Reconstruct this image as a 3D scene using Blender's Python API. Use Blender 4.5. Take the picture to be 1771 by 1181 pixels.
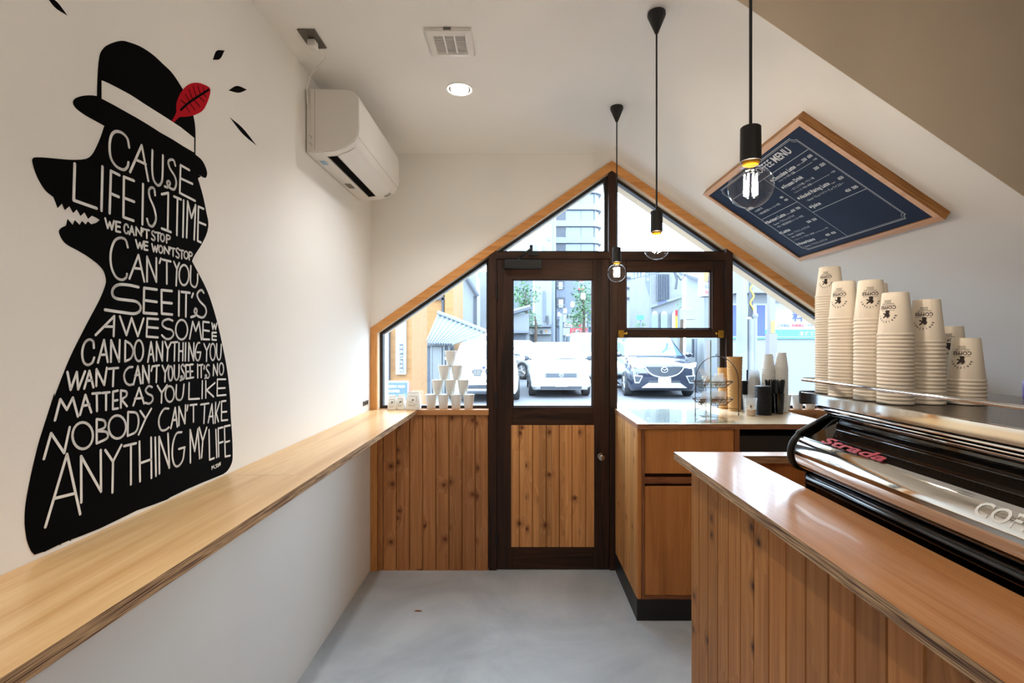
import bpy, bmesh, math, random
from mathutils import Vector, Matrix
from mathutils.geometry import tessellate_polygon
PI = math.pi
random.seed(7)
S = bpy.context.scene
COL = S.collection
for o in list(bpy.data.objects):
    bpy.data.objects.remove(o)

# ---------------------------------------------------------------- camera, sky, exposure
EYE, F, CX, CY = 1.4, 868.0, 894.5, 593.0
cam_d = bpy.data.cameras.new('camera')
cam_d.sensor_width = 36.0
cam_d.lens = F / 1771 * 36
cam_d.shift_x = -(CX - 885.5) / 1771
cam_d.shift_y = (CY - 590.5) / 1771
cam_d.clip_start = 0.02
cam_d.clip_end = 500
cam = bpy.data.objects.new('camera', cam_d)
COL.objects.link(cam)
cam.location = (0, 0, EYE)
cam.rotation_euler = (PI / 2, 0, 0)
S.camera = cam

SKY_STRENGTH = 14.5
world = bpy.data.worlds.new('overcast_sky')
S.world = world
world.use_nodes = True
bgn = world.node_tree.nodes['Background']
bgn.inputs[0].default_value = (0.63, 0.825, 1.0, 1)
bgn.inputs[1].default_value = SKY_STRENGTH

S.view_settings.view_transform = 'Standard'
S.view_settings.look = 'None'
S.view_settings.gamma = 1.0
S.view_settings.use_curve_mapping = False
S.view_settings.exposure = 0.0
S.cycles.use_denoising = True
S.cycles.max_bounces = 10
S.cycles.diffuse_bounces = 5
S.cycles.glossy_bounces = 5
S.cycles.transmission_bounces = 6
S.cycles.transparent_max_bounces = 16
S.cycles.sample_clamp_indirect = 6.0
S.cycles.caustics_refractive = False
S.cycles.caustics_reflective = False

DOWNLIGHT = 60.0       # radiance of the visible lamp face
SPOT_W = 42.0          # beam of each ceiling spot
FILAMENT = 640.0       # radiance of the pendant filaments
# a sampling portal in the glazed gable (gives no light of its own)
pl = bpy.data.lights.new('window_portal', 'AREA')
pl.shape = 'RECTANGLE'
pl.size, pl.size_y = 3.0, 1.7
pl.cycles.is_portal = True
po = bpy.data.objects.new('window_portal', pl)
COL.objects.link(po)
po.location = (0.55, 3.45, 1.7)
po.rotation_euler = (-PI / 2, 0, 0)

# ---------------------------------------------------------------- projection helpers (photo pixel -> place on a known surface)
D = 3.1                                  # depth of the gable wall
def U(px): return (px - CX) / F
def V(py): return (CY - py) / F
def AY(px, py, y): return Vector((U(px) * y, y, EYE + V(py) * y))
def XY(px, y): return U(px) * y
def ZY(py, y): return EYE + V(py) * y
def AZ(px, py, z):
    y = (EYE - z) / -V(py)
    return Vector((U(px) * y, y, z))
WA, WB = -0.9154, 0.004                  # left wall: x = WA + WB*y
def wallx(y): return WA + WB * y
def LW(px, py):
    y = WA / (U(px) - WB)
    return (y, EYE + V(py) * y)          # (y, z) on the left wall
CEIL, RX, TAN = 2.568, 0.58, 0.684       # flat ceiling, ridge x, fall of the sloped ceiling
TH = math.atan(TAN)
SDIR = Vector((math.cos(TH), 0, -math.sin(TH)))
SNRM = Vector((-math.sin(TH), 0, -math.cos(TH)))
def slope_z(x): return CEIL - TAN * (x - RX)
def on_slope(px, py, off):
    d = Vector((U(px), 1.0, V(py)))
    o = Vector((0, 0, EYE))
    p0 = Vector((RX, 0, CEIL)) + SNRM * off
    t = (p0 - o).dot(SNRM) / d.dot(SNRM)
    return o + d * t

# ---------------------------------------------------------------- materials
def lin(c):
    f = lambda v: v / 12.92 if v <= 0.04045 else ((v + 0.055) / 1.055) ** 2.4
    return (f(c[0] / 255), f(c[1] / 255), f(c[2] / 255), 1)
class NT:
    def __init__(s, name):
        s.m = bpy.data.materials.new(name)
        s.m.use_nodes = True
        s.t = s.m.node_tree
        s.b = s.t.nodes['Principled BSDF']
        s.out = s.t.nodes['Material Output']
    def n(s, typ, **kw):
        nd = s.t.nodes.new(typ)
        for k, v in kw.items():
            if k.startswith('i_'):
                nd.inputs[k[2:]].default_value = v
            else:
                setattr(nd, k, v)
        return nd
    def l(s, a, b): s.t.links.new(a, b)
    def math(s, op, a, b=0.0, c=None):
        nd = s.n('ShaderNodeMath', operation=op)
        for i, v in enumerate((a, b) if c is None else (a, b, c)):
            if hasattr(v, 'links'): s.l(v, nd.inputs[i])
            else: nd.inputs[i].default_value = v
        return nd.outputs[0]
    def comb(s, x, y, z):
        nd = s.n('ShaderNodeCombineXYZ')
        for i, v in enumerate((x, y, z)):
            if hasattr(v, 'links'): s.l(v, nd.inputs[i])
            else: nd.inputs[i].default_value = v
        return nd.outputs[0]
    def sep(s):
        tc = s.n('ShaderNodeTexCoord')
        sp = s.n('ShaderNodeSeparateXYZ')
        s.l(tc.outputs['Object'], sp.inputs[0])
        return sp.outputs
    def noise(s, vec, scale, detail=3, dist=0.0, rough=0.5):
        nd = s.n('ShaderNodeTexNoise', i_Scale=scale, i_Detail=detail, i_Distortion=dist, i_Roughness=rough)
        if vec is not None: s.l(vec, nd.inputs['Vector'])
        return nd.outputs['Fac']
    def ramp(s, fac, stops):
        nd = s.n('ShaderNodeValToRGB')
        e = nd.color_ramp.elements
        while len(e) < len(stops): e.new(0.5)
        for i, (p, c) in enumerate(stops):
            e[i].position = p
            e[i].color = c
        s.l(fac, nd.inputs[0])
        return nd.outputs[0]
    def mix(s, fac, a, b, mode='MIX'):
        nd = s.n('ShaderNodeMix', data_type='RGBA', blend_type=mode)
        for sock, v in ((nd.inputs[0], fac), (nd.inputs[6], a), (nd.inputs[7], b)):
            if hasattr(v, 'links'): s.l(v, sock)
            else: sock.default_value = v
        return nd.outputs[2]
    def bump(s, h, strength=0.2, dist=0.002):
        nd = s.n('ShaderNodeBump', i_Strength=strength, i_Distance=dist)
        s.l(h, nd.inputs['Height'])
        s.l(nd.outputs[0], s.b.inputs['Normal'])

def plain(name, rgb, rough=0.5, metal=0.0, spec=0.5, coat=0.0, emit=None, es=0.0, var=0.0):
    k = NT(name)
    b = k.b
    b.inputs['Base Color'].default_value = lin(rgb)
    b.inputs['Roughness'].default_value = rough
    b.inputs['Metallic'].default_value = metal
    b.inputs['Specular IOR Level'].default_value = spec
    if coat: b.inputs['Coat Weight'].default_value = coat
    if emit:
        b.inputs['Emission Color'].default_value = lin(emit)
        b.inputs['Emission Strength'].default_value = es
    if var:
        tc = k.n('ShaderNodeTexCoord')
        f = k.noise(tc.outputs['Object'], 6.0, 5)
        c = lin(rgb)
        lo = tuple(v * (1 - var) for v in c[:3]) + (1,)
        hi = tuple(min(1, v * (1 + var)) for v in c[:3]) + (1,)
        k.l(k.ramp(f, [(0.3, lo), (0.7, hi)]), b.inputs['Base Color'])
    return k.m

def paint_wall(name, rgb, bump=0.12, rough=0.85):
    k = NT(name)
    c = lin(rgb)
    tc = k.n('ShaderNodeTexCoord')
    f = k.noise(tc.outputs['Object'], 1.7, 4)
    lo = tuple(v * 0.97 for v in c[:3]) + (1,)
    k.l(k.ramp(f, [(0.35, lo), (0.65, c)]), k.b.inputs['Base Color'])
    k.b.inputs['Roughness'].default_value = rough
    k.b.inputs['Specular IOR Level'].default_value = 0.25
    k.bump(k.noise(tc.outputs['Object'], 160, 3), bump, 0.0015)
    return k.m

def board_wood(name, dark, light, knot, axis=0, bw=0.081, off=0.0, rough=0.5, knots=0.11, spec=0.35):
    k = NT(name)
    o = k.sep()
    u, z = o[axis], o[2]
    q = k.math('DIVIDE', k.math('ADD', u, off), bw)
    idx = k.math('FLOOR', q)
    wn = k.n('ShaderNodeTexWhiteNoise', noise_dimensions='1D')
    k.l(idx, wn.inputs['W'])
    rnd = wn.outputs['Value']
    sh = k.math('MULTIPLY', rnd, 37.0)
    # knots: only some cells carry one
    kv = k.comb(k.math('ADD', k.math('MULTIPLY', u, 9.5), k.math('MULTIPLY', idx, 3.73)), k.math('ADD', k.math('MULTIPLY', z, 8.5), sh), 0.0)
    vo = k.n('ShaderNodeTexVoronoi', voronoi_dimensions='2D', i_Scale=1.0)
    k.l(kv, vo.inputs['Vector'])
    cs = k.n('ShaderNodeSeparateColor')
    k.l(vo.outputs['Color'], cs.inputs[0])
    has = k.math('GREATER_THAN', cs.outputs[0], 0.74)
    # grain bends round the knots
    gv = k.comb(k.math('ADD', k.math('MULTIPLY', u, 26.0), k.math('MULTIPLY', k.math('MULTIPLY', k.math('POWER', vo.outputs['Distance'], 0.5), 1.3), has)), sh, k.math('MULTIPLY', z, 0.9))
    g = k.noise(gv, 2.2, 5, 0.6, 0.55)
    base = k.ramp(g, [(0.3, lin(dark)), (0.52, lin([(a + b) / 2 for a, b in zip(dark, light)])), (0.72, lin(light))])
    bri = k.math('MULTIPLY_ADD', rnd, 0.36, 0.80)
    base = k.mix(1.0, base, k.comb(bri, bri, bri), 'MULTIPLY')
    wob = k.math('ADD', vo.outputs['Distance'], k.math('MULTIPLY', k.noise(kv, 7.0, 3), 0.10))
    kf = k.ramp(wob, [(knots * 0.9, (1, 1, 1, 1)), (knots * 1.6, (0.5, 0.5, 0.5, 1)), (knots * 2.2, (0.30, 0.30, 0.30, 1)), (knots * 3.6, (0, 0, 0, 1))])
    col = k.mix(k.math('MULTIPLY', kf, has), base, lin(knot))
    k.l(col, k.b.inputs['Base Color'])
    k.b.inputs['Roughness'].default_value = rough
    k.b.inputs['Specular IOR Level'].default_value = spec
    k.bump(g, 0.12, 0.001)
    return k.m

def grain_wood(name, dark, light, axis=1, fine=9.0, long=0.55, rough=0.4, spec=0.5, coat=0.0, dist=1.4):
    """plain-sawn / rotary veneer running along one axis"""
    k = NT(name)
    o = k.sep()
    comps = [k.math('MULTIPLY', o[i], long if i == axis else fine) for i in range(3)]
    v = k.comb(*comps)
    g = k.noise(v, 1.0, 6, dist, 0.6)
    comps2 = [k.math('MULTIPLY', o[i], long * 3 if i == axis else fine * 22) for i in range(3)]
    g2 = k.noise(k.comb(*comps2), 1.0, 2)
    gg = k.math('ADD', k.math('MULTIPLY', g, 0.85), k.math('MULTIPLY', g2, 0.15))
    mid = [(a + b * 1.3) / 2.3 for a, b in zip(dark, light)]
    c = k.ramp(gg, [(0.34, lin(dark)), (0.45, lin(mid)), (0.56, lin(light)), (0.62, lin(mid)), (0.72, lin(light))])
    k.l(c, k.b.inputs['Base Color'])
    k.b.inputs['Roughness'].default_value = rough
    k.b.inputs['Specular IOR Level'].default_value = spec
    if coat: k.b.inputs['Coat Weight'].default_value = coat
    k.bump(g2, 0.05, 0.0006)
    return k.m

def ply_edge(name, dark, light, axis=2, layers=330.0):
    k = NT(name)
    o = k.sep()
    if isinstance(axis, (tuple, Vector)):
        dep = k.math('ADD', k.math('MULTIPLY', o[0], axis[0]), k.math('MULTIPLY', o[2], axis[2]))
        g = k.noise(k.comb(k.math('MULTIPLY', dep, layers), k.math('MULTIPLY', o[0], 4.0), k.math('MULTIPLY', o[1], 4.0)), 1.0, 2, 0.3, 0.6)
    else:
        comps = [k.math('MULTIPLY', o[i], layers if i == axis else 5.0) for i in range(3)]
        g = k.noise(k.comb(*comps), 1.0, 2, 0.3, 0.6)
    c = k.ramp(g, [(0.34, lin(dark)), (0.45, lin([(a + b) / 2 for a, b in zip(dark, light)])), (0.55, lin(light)), (0.66, lin(dark))])
    k.l(c, k.b.inputs['Base Color'])
    k.b.inputs['Roughness'].default_value = 0.6
    return k.m

def concrete(name, a, b, rough=0.42):
    k = NT(name)
    tc = k.n('ShaderNodeTexCoord')
    f = k.noise(tc.outputs['Object'], 1.6, 8, 0.8, 0.62)
    f2 = k.noise(tc.outputs['Object'], 9.0, 5, 0.3)
    c = k.ramp(f, [(0.3, lin(a)), (0.5, lin([(x + y) / 2 for x, y in zip(a, b)])), (0.68, lin(b))])
    c = k.mix(k.math('MULTIPLY', f2, 0.35), c, lin(b))
    k.l(c, k.b.inputs['Base Color'])
    k.b.inputs['Roughness'].default_value = rough
    k.bump(f2, 0.05, 0.002)
    return k.m

def thin_glass(name, tint=(1, 1, 1, 1), f0=0.04, scale=1.0):
    """clear sheet: transparent, with a Schlick reflection that is the same from either side"""
    k = NT(name)
    k.t.nodes.remove(k.b)
    tr = k.n('ShaderNodeBsdfTransparent')
    tr.inputs[0].default_value = tint
    gl = k.n('ShaderNodeBsdfGlossy', i_Roughness=0.0)
    ge = k.n('ShaderNodeNewGeometry')
    dt = k.n('ShaderNodeVectorMath', operation='DOT_PRODUCT')
    k.l(ge.outputs['Incoming'], dt.inputs[0])
    k.l(ge.outputs['Normal'], dt.inputs[1])
    c = k.math('SUBTRACT', 1.0, k.math('ABSOLUTE', dt.outputs['Value']))
    f = k.math('MULTIPLY_ADD', k.math('POWER', c, 5.0), (1 - f0) * scale, f0)
    mx = k.n('ShaderNodeMixShader')
    k.l(f, mx.inputs[0])
    k.l(tr.outputs[0], mx.inputs[1])
    k.l(gl.outputs[0], mx.inputs[2])
    k.l(mx.outputs[0], k.out.inputs[0])
    return k.m

def clear_plastic(name, fac=0.25, rgb=(235, 238, 240)):
    k = NT(name)
    k.b.inputs['Base Color'].default_value = lin(rgb)
    k.b.inputs['Roughness'].default_value = 0.15
    tr = k.n('ShaderNodeBsdfTransparent')
    mx = k.n('ShaderNodeMixShader', i_Fac=fac)
    k.l(tr.outputs[0], mx.inputs[1])
    k.l(k.b.outputs[0], mx.inputs[2])
    k.l(mx.outputs[0], k.out.inputs[0])
    return k.m

def glow(name, rgb, strength):
    k = NT(name)
    k.t.nodes.remove(k.b)
    e = k.n('ShaderNodeEmission', i_Strength=strength)
    e.inputs[0].default_value = rgb
    k.l(e.outputs[0], k.out.inputs[0])
    return k.m

def slotted(name, rgb, dark, sx, sy):
    """steel sheet with rows of short slots (brick pattern)"""
    k = NT(name)
    o = k.sep()
    br = k.n('ShaderNodeTexBrick', offset=0.0, i_Scale=1.0)
    br.inputs['Mortar Size'].default_value = 0.16
    br.inputs['Brick Width'].default_value = 1.0
    br.inputs['Row Height'].default_value = 1.0
    k.l(k.comb(k.math('MULTIPLY', o[0], sx), k.math('MULTIPLY', o[1], sy), 0.0), br.inputs['Vector'])
    ln = k.math('PINGPONG', k.math('MULTIPLY', o[0], sx * 6), 0.5)
    inb = k.math('MULTIPLY', k.math('LESS_THAN', br.outputs['Fac'], 0.5), k.math('GREATER_THAN', ln, 0.26))
    k.l(k.mix(inb, lin(rgb), lin(dark)), k.b.inputs['Base Color'])
    k.l(k.math('SUBTRACT', 1.0, inb), k.b.inputs['Metallic'])
    k.b.inputs['Roughness'].default_value = 0.3
    return k.m

M = {}
M['wall'] = paint_wall('warm_white_plaster', (238, 235, 229))
M['ceil'] = paint_wall('ceiling_paint', (240, 238, 234), 0.08)
M['floor'] = concrete('polished_concrete', (150, 156, 162), (196, 201, 204))
M['pine'] = board_wood('pine_boards', (168, 108, 62), (206, 146, 92), (104, 54, 26), 0, 0.0811, 0.173)
M['pine_door'] = board_wood('door_pine_boards', (184, 124, 70), (218, 160, 102), (104, 54, 26), 0, 0.0815, 0.068)
M['pine_y'] = board_wood('counter_pine_boards', (160, 108, 62), (200, 146, 92), (100, 54, 28), 1, 0.081, 0.0)
M['trimwood'] = grain_wood('oiled_trim_wood', (184, 120, 62), (216, 154, 90), 2, 14, 1.6, 0.5, 0.3)
M['trimpale'] = plain('pale_reveal_wood', (224, 200, 168), 0.6)
M['darkwood'] = grain_wood('dark_stained_wood', (26, 16, 11), (62, 38, 25), 2, 16, 1.0, 0.55, 0.25)
M['ply'] = grain_wood('pine_plywood_top', (208, 158, 100), (236, 198, 144), 1, 9, 0.7, 0.3, 0.45, 0.0, 1.1)
M['ply2'] = grain_wood('counter_plywood_top', (166, 102, 54), (200, 142, 90), 1, 8, 0.6, 0.26, 0.4, 0.1, 0.9)
M['plyback'] = grain_wood('pale_counter_top', (206, 170, 128), (232, 206, 170), 0, 9, 0.7, 0.25, 0.5, 0.2)
M['edge'] = ply_edge('plywood_edge', (78, 46, 26), (204, 166, 122))
M['edge2'] = ply_edge('plywood_edge_red', (96, 56, 32), (172, 118, 78))
M['lauan'] = grain_wood('lauan_cabinet_ply', (160, 100, 50), (196, 132, 74), 2, 7, 0.8, 0.5, 0.3)
M['lauan_edge'] = ply_edge('lauan_edge', (88, 46, 22), (158, 98, 54), 0, 300)
M['plinth'] = plain('black_plinth', (16, 17, 20), 0.45)
M['black'] = plain('black_paint', (6, 5, 5), 0.8, spec=0.04)
M['blackgloss'] = plain('black_gloss_enamel', (6, 6, 7), 0.08, spec=0.5)
M['blackplastic'] = plain('black_plastic', (14, 14, 15), 0.4)
M['blackmatte'] = plain('matt_black_metal', (16, 14, 14), 0.5)
M['darkglass'] = plain('dark_tinted_panel', (30, 24, 20), 0.04, spec=0.5)
M['chrome'] = plain('polished_steel', (214, 212, 208), 0.05, 1.0)
M['steel'] = plain('brushed_steel', (176, 170, 164), 0.25, 1.0)
M['brass'] = plain('brass', (196, 150, 60), 0.25, 1.0)
M['red'] = plain('red_paint', (176, 8, 26), 0.7, spec=0.08)
M['redletter'] = plain('red_enamel_letter', (176, 6, 20), 0.35, spec=0.3)
M['white'] = plain('white_paint', (232, 230, 226), 0.6)
M['whiteplastic'] = plain('white_plastic', (226, 222, 216), 0.42)
M['greyplate'] = plain('grey_metal_plate', (112, 106, 98), 0.35, 0.8)
M['paper'] = plain('paper_cup_card', (246, 236, 220), 0.7, spec=0.25)
M['paperw'] = plain('white_card', (238, 238, 234), 0.7, spec=0.25)
M['kraft'] = plain('kraft_card', (186, 142, 92), 0.75, spec=0.2, var=0.06)
M['print'] = plain('dark_brown_ink', (44, 32, 26), 0.7)
M['chalk'] = plain('chalk_white_ink', (214, 218, 222), 0.8)
M['board'] = plain('navy_chalkboard', (26, 38, 62), 0.6, spec=0.15, var=0.05)
M['frameface'] = grain_wood('menu_frame_face', (188, 142, 106), (214, 172, 138), 1, 9, 1.0, 0.5)
M['glass'] = thin_glass('window_glass')
M['bulbglass'] = thin_glass('bulb_glass', (0.99, 0.97, 0.95, 1), 0.04, 0.6)
M['glassedge'] = plain('green_glass_edge', (150, 180, 176), 0.1)
M['filament'] = glow('lit_filament', (1.0, 0.85, 0.68, 1), FILAMENT)
M['spot'] = glow('lit_downlight', (1.0, 0.97, 0.93, 1), DOWNLIGHT)
M['amber'] = plain('amber_ceramic', (206, 140, 20), 0.4)
M['wire'] = plain('bronze_wire', (70, 52, 40), 0.4, 0.8)
M['cello'] = clear_plastic('cellophane', 0.3)
M['clearcup'] = clear_plastic('clear_cup_plastic', 0.22)
M['biscuit'] = plain('biscuit', (146, 84, 46), 0.8, var=0.3)
M['grain'] = plain('roasted_flakes', (206, 160, 96), 0.8, var=0.3)
M['slots'] = slotted('slotted_steel_tray', (150, 142, 136), (40, 36, 34), 30, 60)

# ---------------------------------------------------------------- mesh helpers
def nb(): return bmesh.new()
def box(bm, x0, x1, y0, y1, z0, z1):
    vs = [bm.verts.new((x, y, z)) for x in (x0, x1) for y in (y0, y1) for z in (z0, z1)]
    for f in ((0, 1, 3, 2), (4, 6, 7, 5), (0, 4, 5, 1), (2, 3, 7, 6), (0, 2, 6, 4), (1, 5, 7, 3)):
        bm.faces.new([vs[i] for i in f])
    return vs
def prism(bm, pts, a0, a1, fn):
    """pts: 2D polygon, fn(p, a) -> 3D"""
    n = len(pts)
    A = [bm.verts.new(fn(p, a0)) for p in pts]
    B = [bm.verts.new(fn(p, a1)) for p in pts]
    for i in range(n):
        bm.faces.new((A[i], A[(i + 1) % n], B[(i + 1) % n], B[i]))
    tris = tessellate_polygon([[Vector((p[0], p[1], 0)) for p in pts]])
    for t in tris:
        for W in (A, B):
            try: bm.faces.new([W[i] for i in t])
            except ValueError: pass
def fxz(p, y): return (p[0], y, p[1])
def fyz(p, x): return (x, p[0], p[1])
def fxy(p, z): return (p[0], p[1], z)
def cyl(bm, p0, p1, r0, r1=None, n=16, caps=True):
    p0, p1 = Vector(p0), Vector(p1)
    r1 = r0 if r1 is None else r1
    d = (p1 - p0).normalized()
    a = d.orthogonal().normalized()
    b = d.cross(a)
    A, B = [], []
    for i in range(n):
        t = 2 * PI * i / n
        q = a * math.cos(t) + b * math.sin(t)
        A.append(bm.verts.new(p0 + q * r0))
        B.append(bm.verts.new(p1 + q * r1))
    for i in range(n):
        bm.faces.new((A[i], A[(i + 1) % n], B[(i + 1) % n], B[i]))
    if caps:
        bm.faces.new(A[::-1])
        bm.faces.new(B)
def lathe(bm, prof, c=(0, 0, 0), n=32, ax='z'):
    rings = []
    for r, z in prof:
        if r < 1e-6:
            rings.append([(0, 0, z)])
        else:
            rings.append([(r * math.cos(2 * PI * i / n), r * math.sin(2 * PI * i / n), z) for i in range(n)])
    def T(p):
        x, y, z = p
        if ax == 'x': x, y, z = z, x, y
        if ax == 'y': x, y, z = x, z, y
        return (x + c[0], y + c[1], z + c[2])
    R = [[bm.verts.new(T(p)) for p in r] for r in rings]
    for a, b in zip(R, R[1:]):
        if len(a) == 1 and len(b) == 1: continue
        for i in range(n):
            j = (i + 1) % n
            if len(a) == 1: bm.faces.new((a[0], b[j], b[i]))
            elif len(b) == 1: bm.faces.new((a[i], a[j], b[0]))
            else: bm.faces.new((a[i], a[j], b[j], b[i]))
def tube(bm, pts, r, n=8, closed=False):
    pts = [Vector(p) for p in pts]
    N = len(pts)
    rings = []
    up = None
    for i, p in enumerate(pts):
        a = pts[(i - 1) % N] if (closed or i > 0) else p
        b = pts[(i + 1) % N] if (closed or i < N - 1) else p
        d = (b - a).normalized()
        if up is None: up = d.orthogonal().normalized()
        up = (up - d * up.dot(d)).normalized()
        s = d.cross(up)
        rr = r[i] if isinstance(r, (list, tuple)) else r
        rings.append([bm.verts.new(p + (up * math.cos(2 * PI * k / n) + s * math.sin(2 * PI * k / n)) * rr) for k in range(n)])
    for i in range(N if closed else N - 1):
        A, B = rings[i], rings[(i + 1) % N]
        for k in range(n):
            bm.faces.new((A[k], A[(k + 1) % n], B[(k + 1) % n], B[k]))
    if not closed:
        bm.faces.new(rings[0][::-1])
        bm.faces.new(rings[-1])
def ball(bm, c, rx, ry=None, rz=None, n=16, m=10):
    ry = rx if ry is None else ry
    rz = rx if rz is None else rz
    prof = [(math.sin(PI * i / m), -math.cos(PI * i / m)) for i in range(m + 1)]
    prof[0] = (0, -1); prof[-1] = (0, 1)
    s = len(bm.verts)
    lathe(bm, prof, (0, 0, 0), n)
    bm.verts.ensure_lookup_table()
    for v in bm.verts[s:]:
        v.co = Vector((v.co.x * rx + c[0], v.co.y * ry + c[1], v.co.z * rz + c[2]))
def cat(pts, k=6, closed=False):
    """Catmull-Rom through 2D or 3D points"""
    P = [Vector(p) for p in pts]
    N = len(P)
    out = []
    for i in range(N if closed else N - 1):
        p0 = P[(i - 1) % N] if (closed or i > 0) else P[0] * 2 - P[1]
        p1, p2 = P[i], P[(i + 1) % N]
        p3 = P[(i + 2) % N] if (closed or i < N - 2) else P[-1] * 2 - P[-2]
        for j in range(k):
            t = j / k
            out.append(0.5 * ((2 * p1) + (p2 - p0) * t + (2 * p0 - 5 * p1 + 4 * p2 - p3) * t * t + (3 * p1 - p0 - 3 * p2 + p3) * t ** 3))
    if not closed: out.append(P[-1])
    return out

def put(ob, parent=None):
    COL.objects.link(ob)
    if parent is not None:
        ob.parent = parent
    return ob
def mesh(name, bm, mats, parent=None, smooth=None, bevel=0.0, seg=2, local=False, recenter=True):
    """One mesh object. With a parent the geometry is in world space unless local=True."""
    bmesh.ops.remove_doubles(bm, verts=bm.verts, dist=1e-6)
    bmesh.ops.recalc_face_normals(bm, faces=bm.faces)
    me = bpy.data.meshes.new(name)
    loc = Vector((0, 0, 0))
    if parent is None and recenter and len(bm.verts):
        xs = [v.co for v in bm.verts]
        lo = Vector([min(c[i] for c in xs) for i in range(3)])
        hi = Vector([max(c[i] for c in xs) for i in range(3)])
        loc = Vector(((lo.x + hi.x) / 2, (lo.y + hi.y) / 2, lo.z))
        for v in bm.verts: v.co -= loc
    if parent is not None and not local:
        off = parent.location.copy()
        p = parent.parent
        while p is not None:
            off += p.location
            p = p.parent
        for v in bm.verts: v.co -= off
    bm.to_mesh(me)
    bm.free()
    if not isinstance(mats, (list, tuple)): mats = [mats]
    for m in mats: me.materials.append(m)
    ob = bpy.data.objects.new(name, me)
    ob.location = loc
    put(ob, parent)
    if smooth is not None:
        for p in me.polygons: p.use_smooth = True
        try: me.set_sharp_from_angle(angle=math.radians(smooth))
        except Exception: pass
    if bevel > 0:
        b = ob.modifiers.new('bevel', 'BEVEL')
        b.width = bevel
        b.segments = seg
        b.limit_method = 'ANGLE'
        b.angle_limit = math.radians(40)
    return ob
def thing(name, label, cat_, loc=(0, 0, 0), group=None, rz=0.0):
    o = bpy.data.objects.new(name, None)
    o.empty_display_size = 0.05
    o.location = loc
    o.rotation_euler = (0, 0, rz)
    COL.objects.link(o)
    return tag(o, label, cat_, group)
def tag(o, label, cat_, group=None):
    o['label'] = label
    o['category'] = cat_
    if group: o['group'] = group
    return o
def struct(name, bm, m, parent=None, **kw):
    o = mesh(name, bm, m, parent, **kw)
    if parent is None: o['kind'] = 'structure'
    return o
def copy_tree(o, parent=None):
    c = o.copy()
    COL.objects.link(c)
    if parent is not None: c.parent = parent
    for ch in list(o.children): copy_tree(ch, c)
    return c

_txt = {}
def text_pts(body, size=1.0, bold=0.0, align='LEFT', shear=0.0):
    """flat text as (verts2d, faces)"""
    key = (body, size, bold, align, shear)
    if key in _txt: return _txt[key]
    cu = bpy.data.curves.new('lettering', 'FONT')
    cu.body = body
    cu.size = size
    cu.offset = bold * size
    cu.align_x = align
    cu.shear = shear
    cu.resolution_u = 3
    ob = bpy.data.objects.new('lettering', cu)
    COL.objects.link(ob)
    dg = bpy.context.evaluated_depsgraph_get()
    me = bpy.data.meshes.new_from_object(ob.evaluated_get(dg))
    vs = [(v.co.x, v.co.y) for v in me.vertices]
    fs = [tuple(p.vertices) for p in me.polygons]
    bpy.data.objects.remove(ob)
    bpy.data.curves.remove(cu)
    bpy.data.meshes.remove(me)
    _txt[key] = (vs, fs)
    return vs, fs
def add_text(bm, body, size, fn, **kw):
    """fn(x, y) -> 3D"""
    vs, fs = text_pts(body, size, **kw)
    V_ = [bm.verts.new(fn(x, y)) for x, y in vs]
    for f in fs:
        try: bm.faces.new([V_[i] for i in f])
        except ValueError: pass
def text_width(body, size, **kw):
    vs, fs = text_pts(body, size, **kw)
    return (max(v[0] for v in vs) - min(v[0] for v in vs)) if vs else 0.0
# ================================================================ ROOM SHELL
XR, YB = 2.75, -2.3                       # right wall, rear wall
XL = wallx(D)
GY = 1.594                                # where the sloped ceiling ends in a gable face
bm = nb(); box(bm, -1.1, XR + 0.1, YB - 0.1, D + 0.10, -0.12, 0.0)
struct('floor', bm, M['floor'], recenter=False)
bm = nb()
prism(bm, [(-1.05, YB), (XR, YB), (XR, GY), (RX, GY), (RX, D), (-1.05, D)], CEIL, CEIL + 0.12, fxy)
struct('ceiling', bm, M['ceil'], recenter=False)
bm = nb()
prism(bm, [(RX, CEIL), (XR, slope_z(XR)), (XR, slope_z(XR) + 0.14), (RX, CEIL + 0.14)], GY, D + 0.08, fxz)
struct('ceiling_slope', bm, M['ceil'], recenter=False)
bm = nb()
prism(bm, [(RX, CEIL), (XR, slope_z(XR)), (XR, CEIL), ], GY - 0.0015, GY - 0.0005, fxz)
M['gable'] = paint_wall('gable_shade_plaster', (226, 210, 188))  # white plaster with the warm shade of the unlit gable put into its colour
struct('wall_gable', bm, M['gable'], recenter=False)
bm = nb()
prism(bm, [(wallx(YB), YB), (wallx(D + 0.1), D + 0.1), (-1.05, D + 0.1), (-1.05, YB)], 0.0, CEIL, fxy)
struct('wall_left', bm, M['wall'], recenter=False)
bm = nb(); box(bm, XR, XR + 0.1, YB, D + 0.1, 0, CEIL)
struct('wall_right', bm, M['wall'], recenter=False)
bm = nb(); box(bm, -1.05, XR + 0.1, YB - 0.1, YB, 0, CEIL)
struct('wall_rear', bm, M['wall'], recenter=False)

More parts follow.
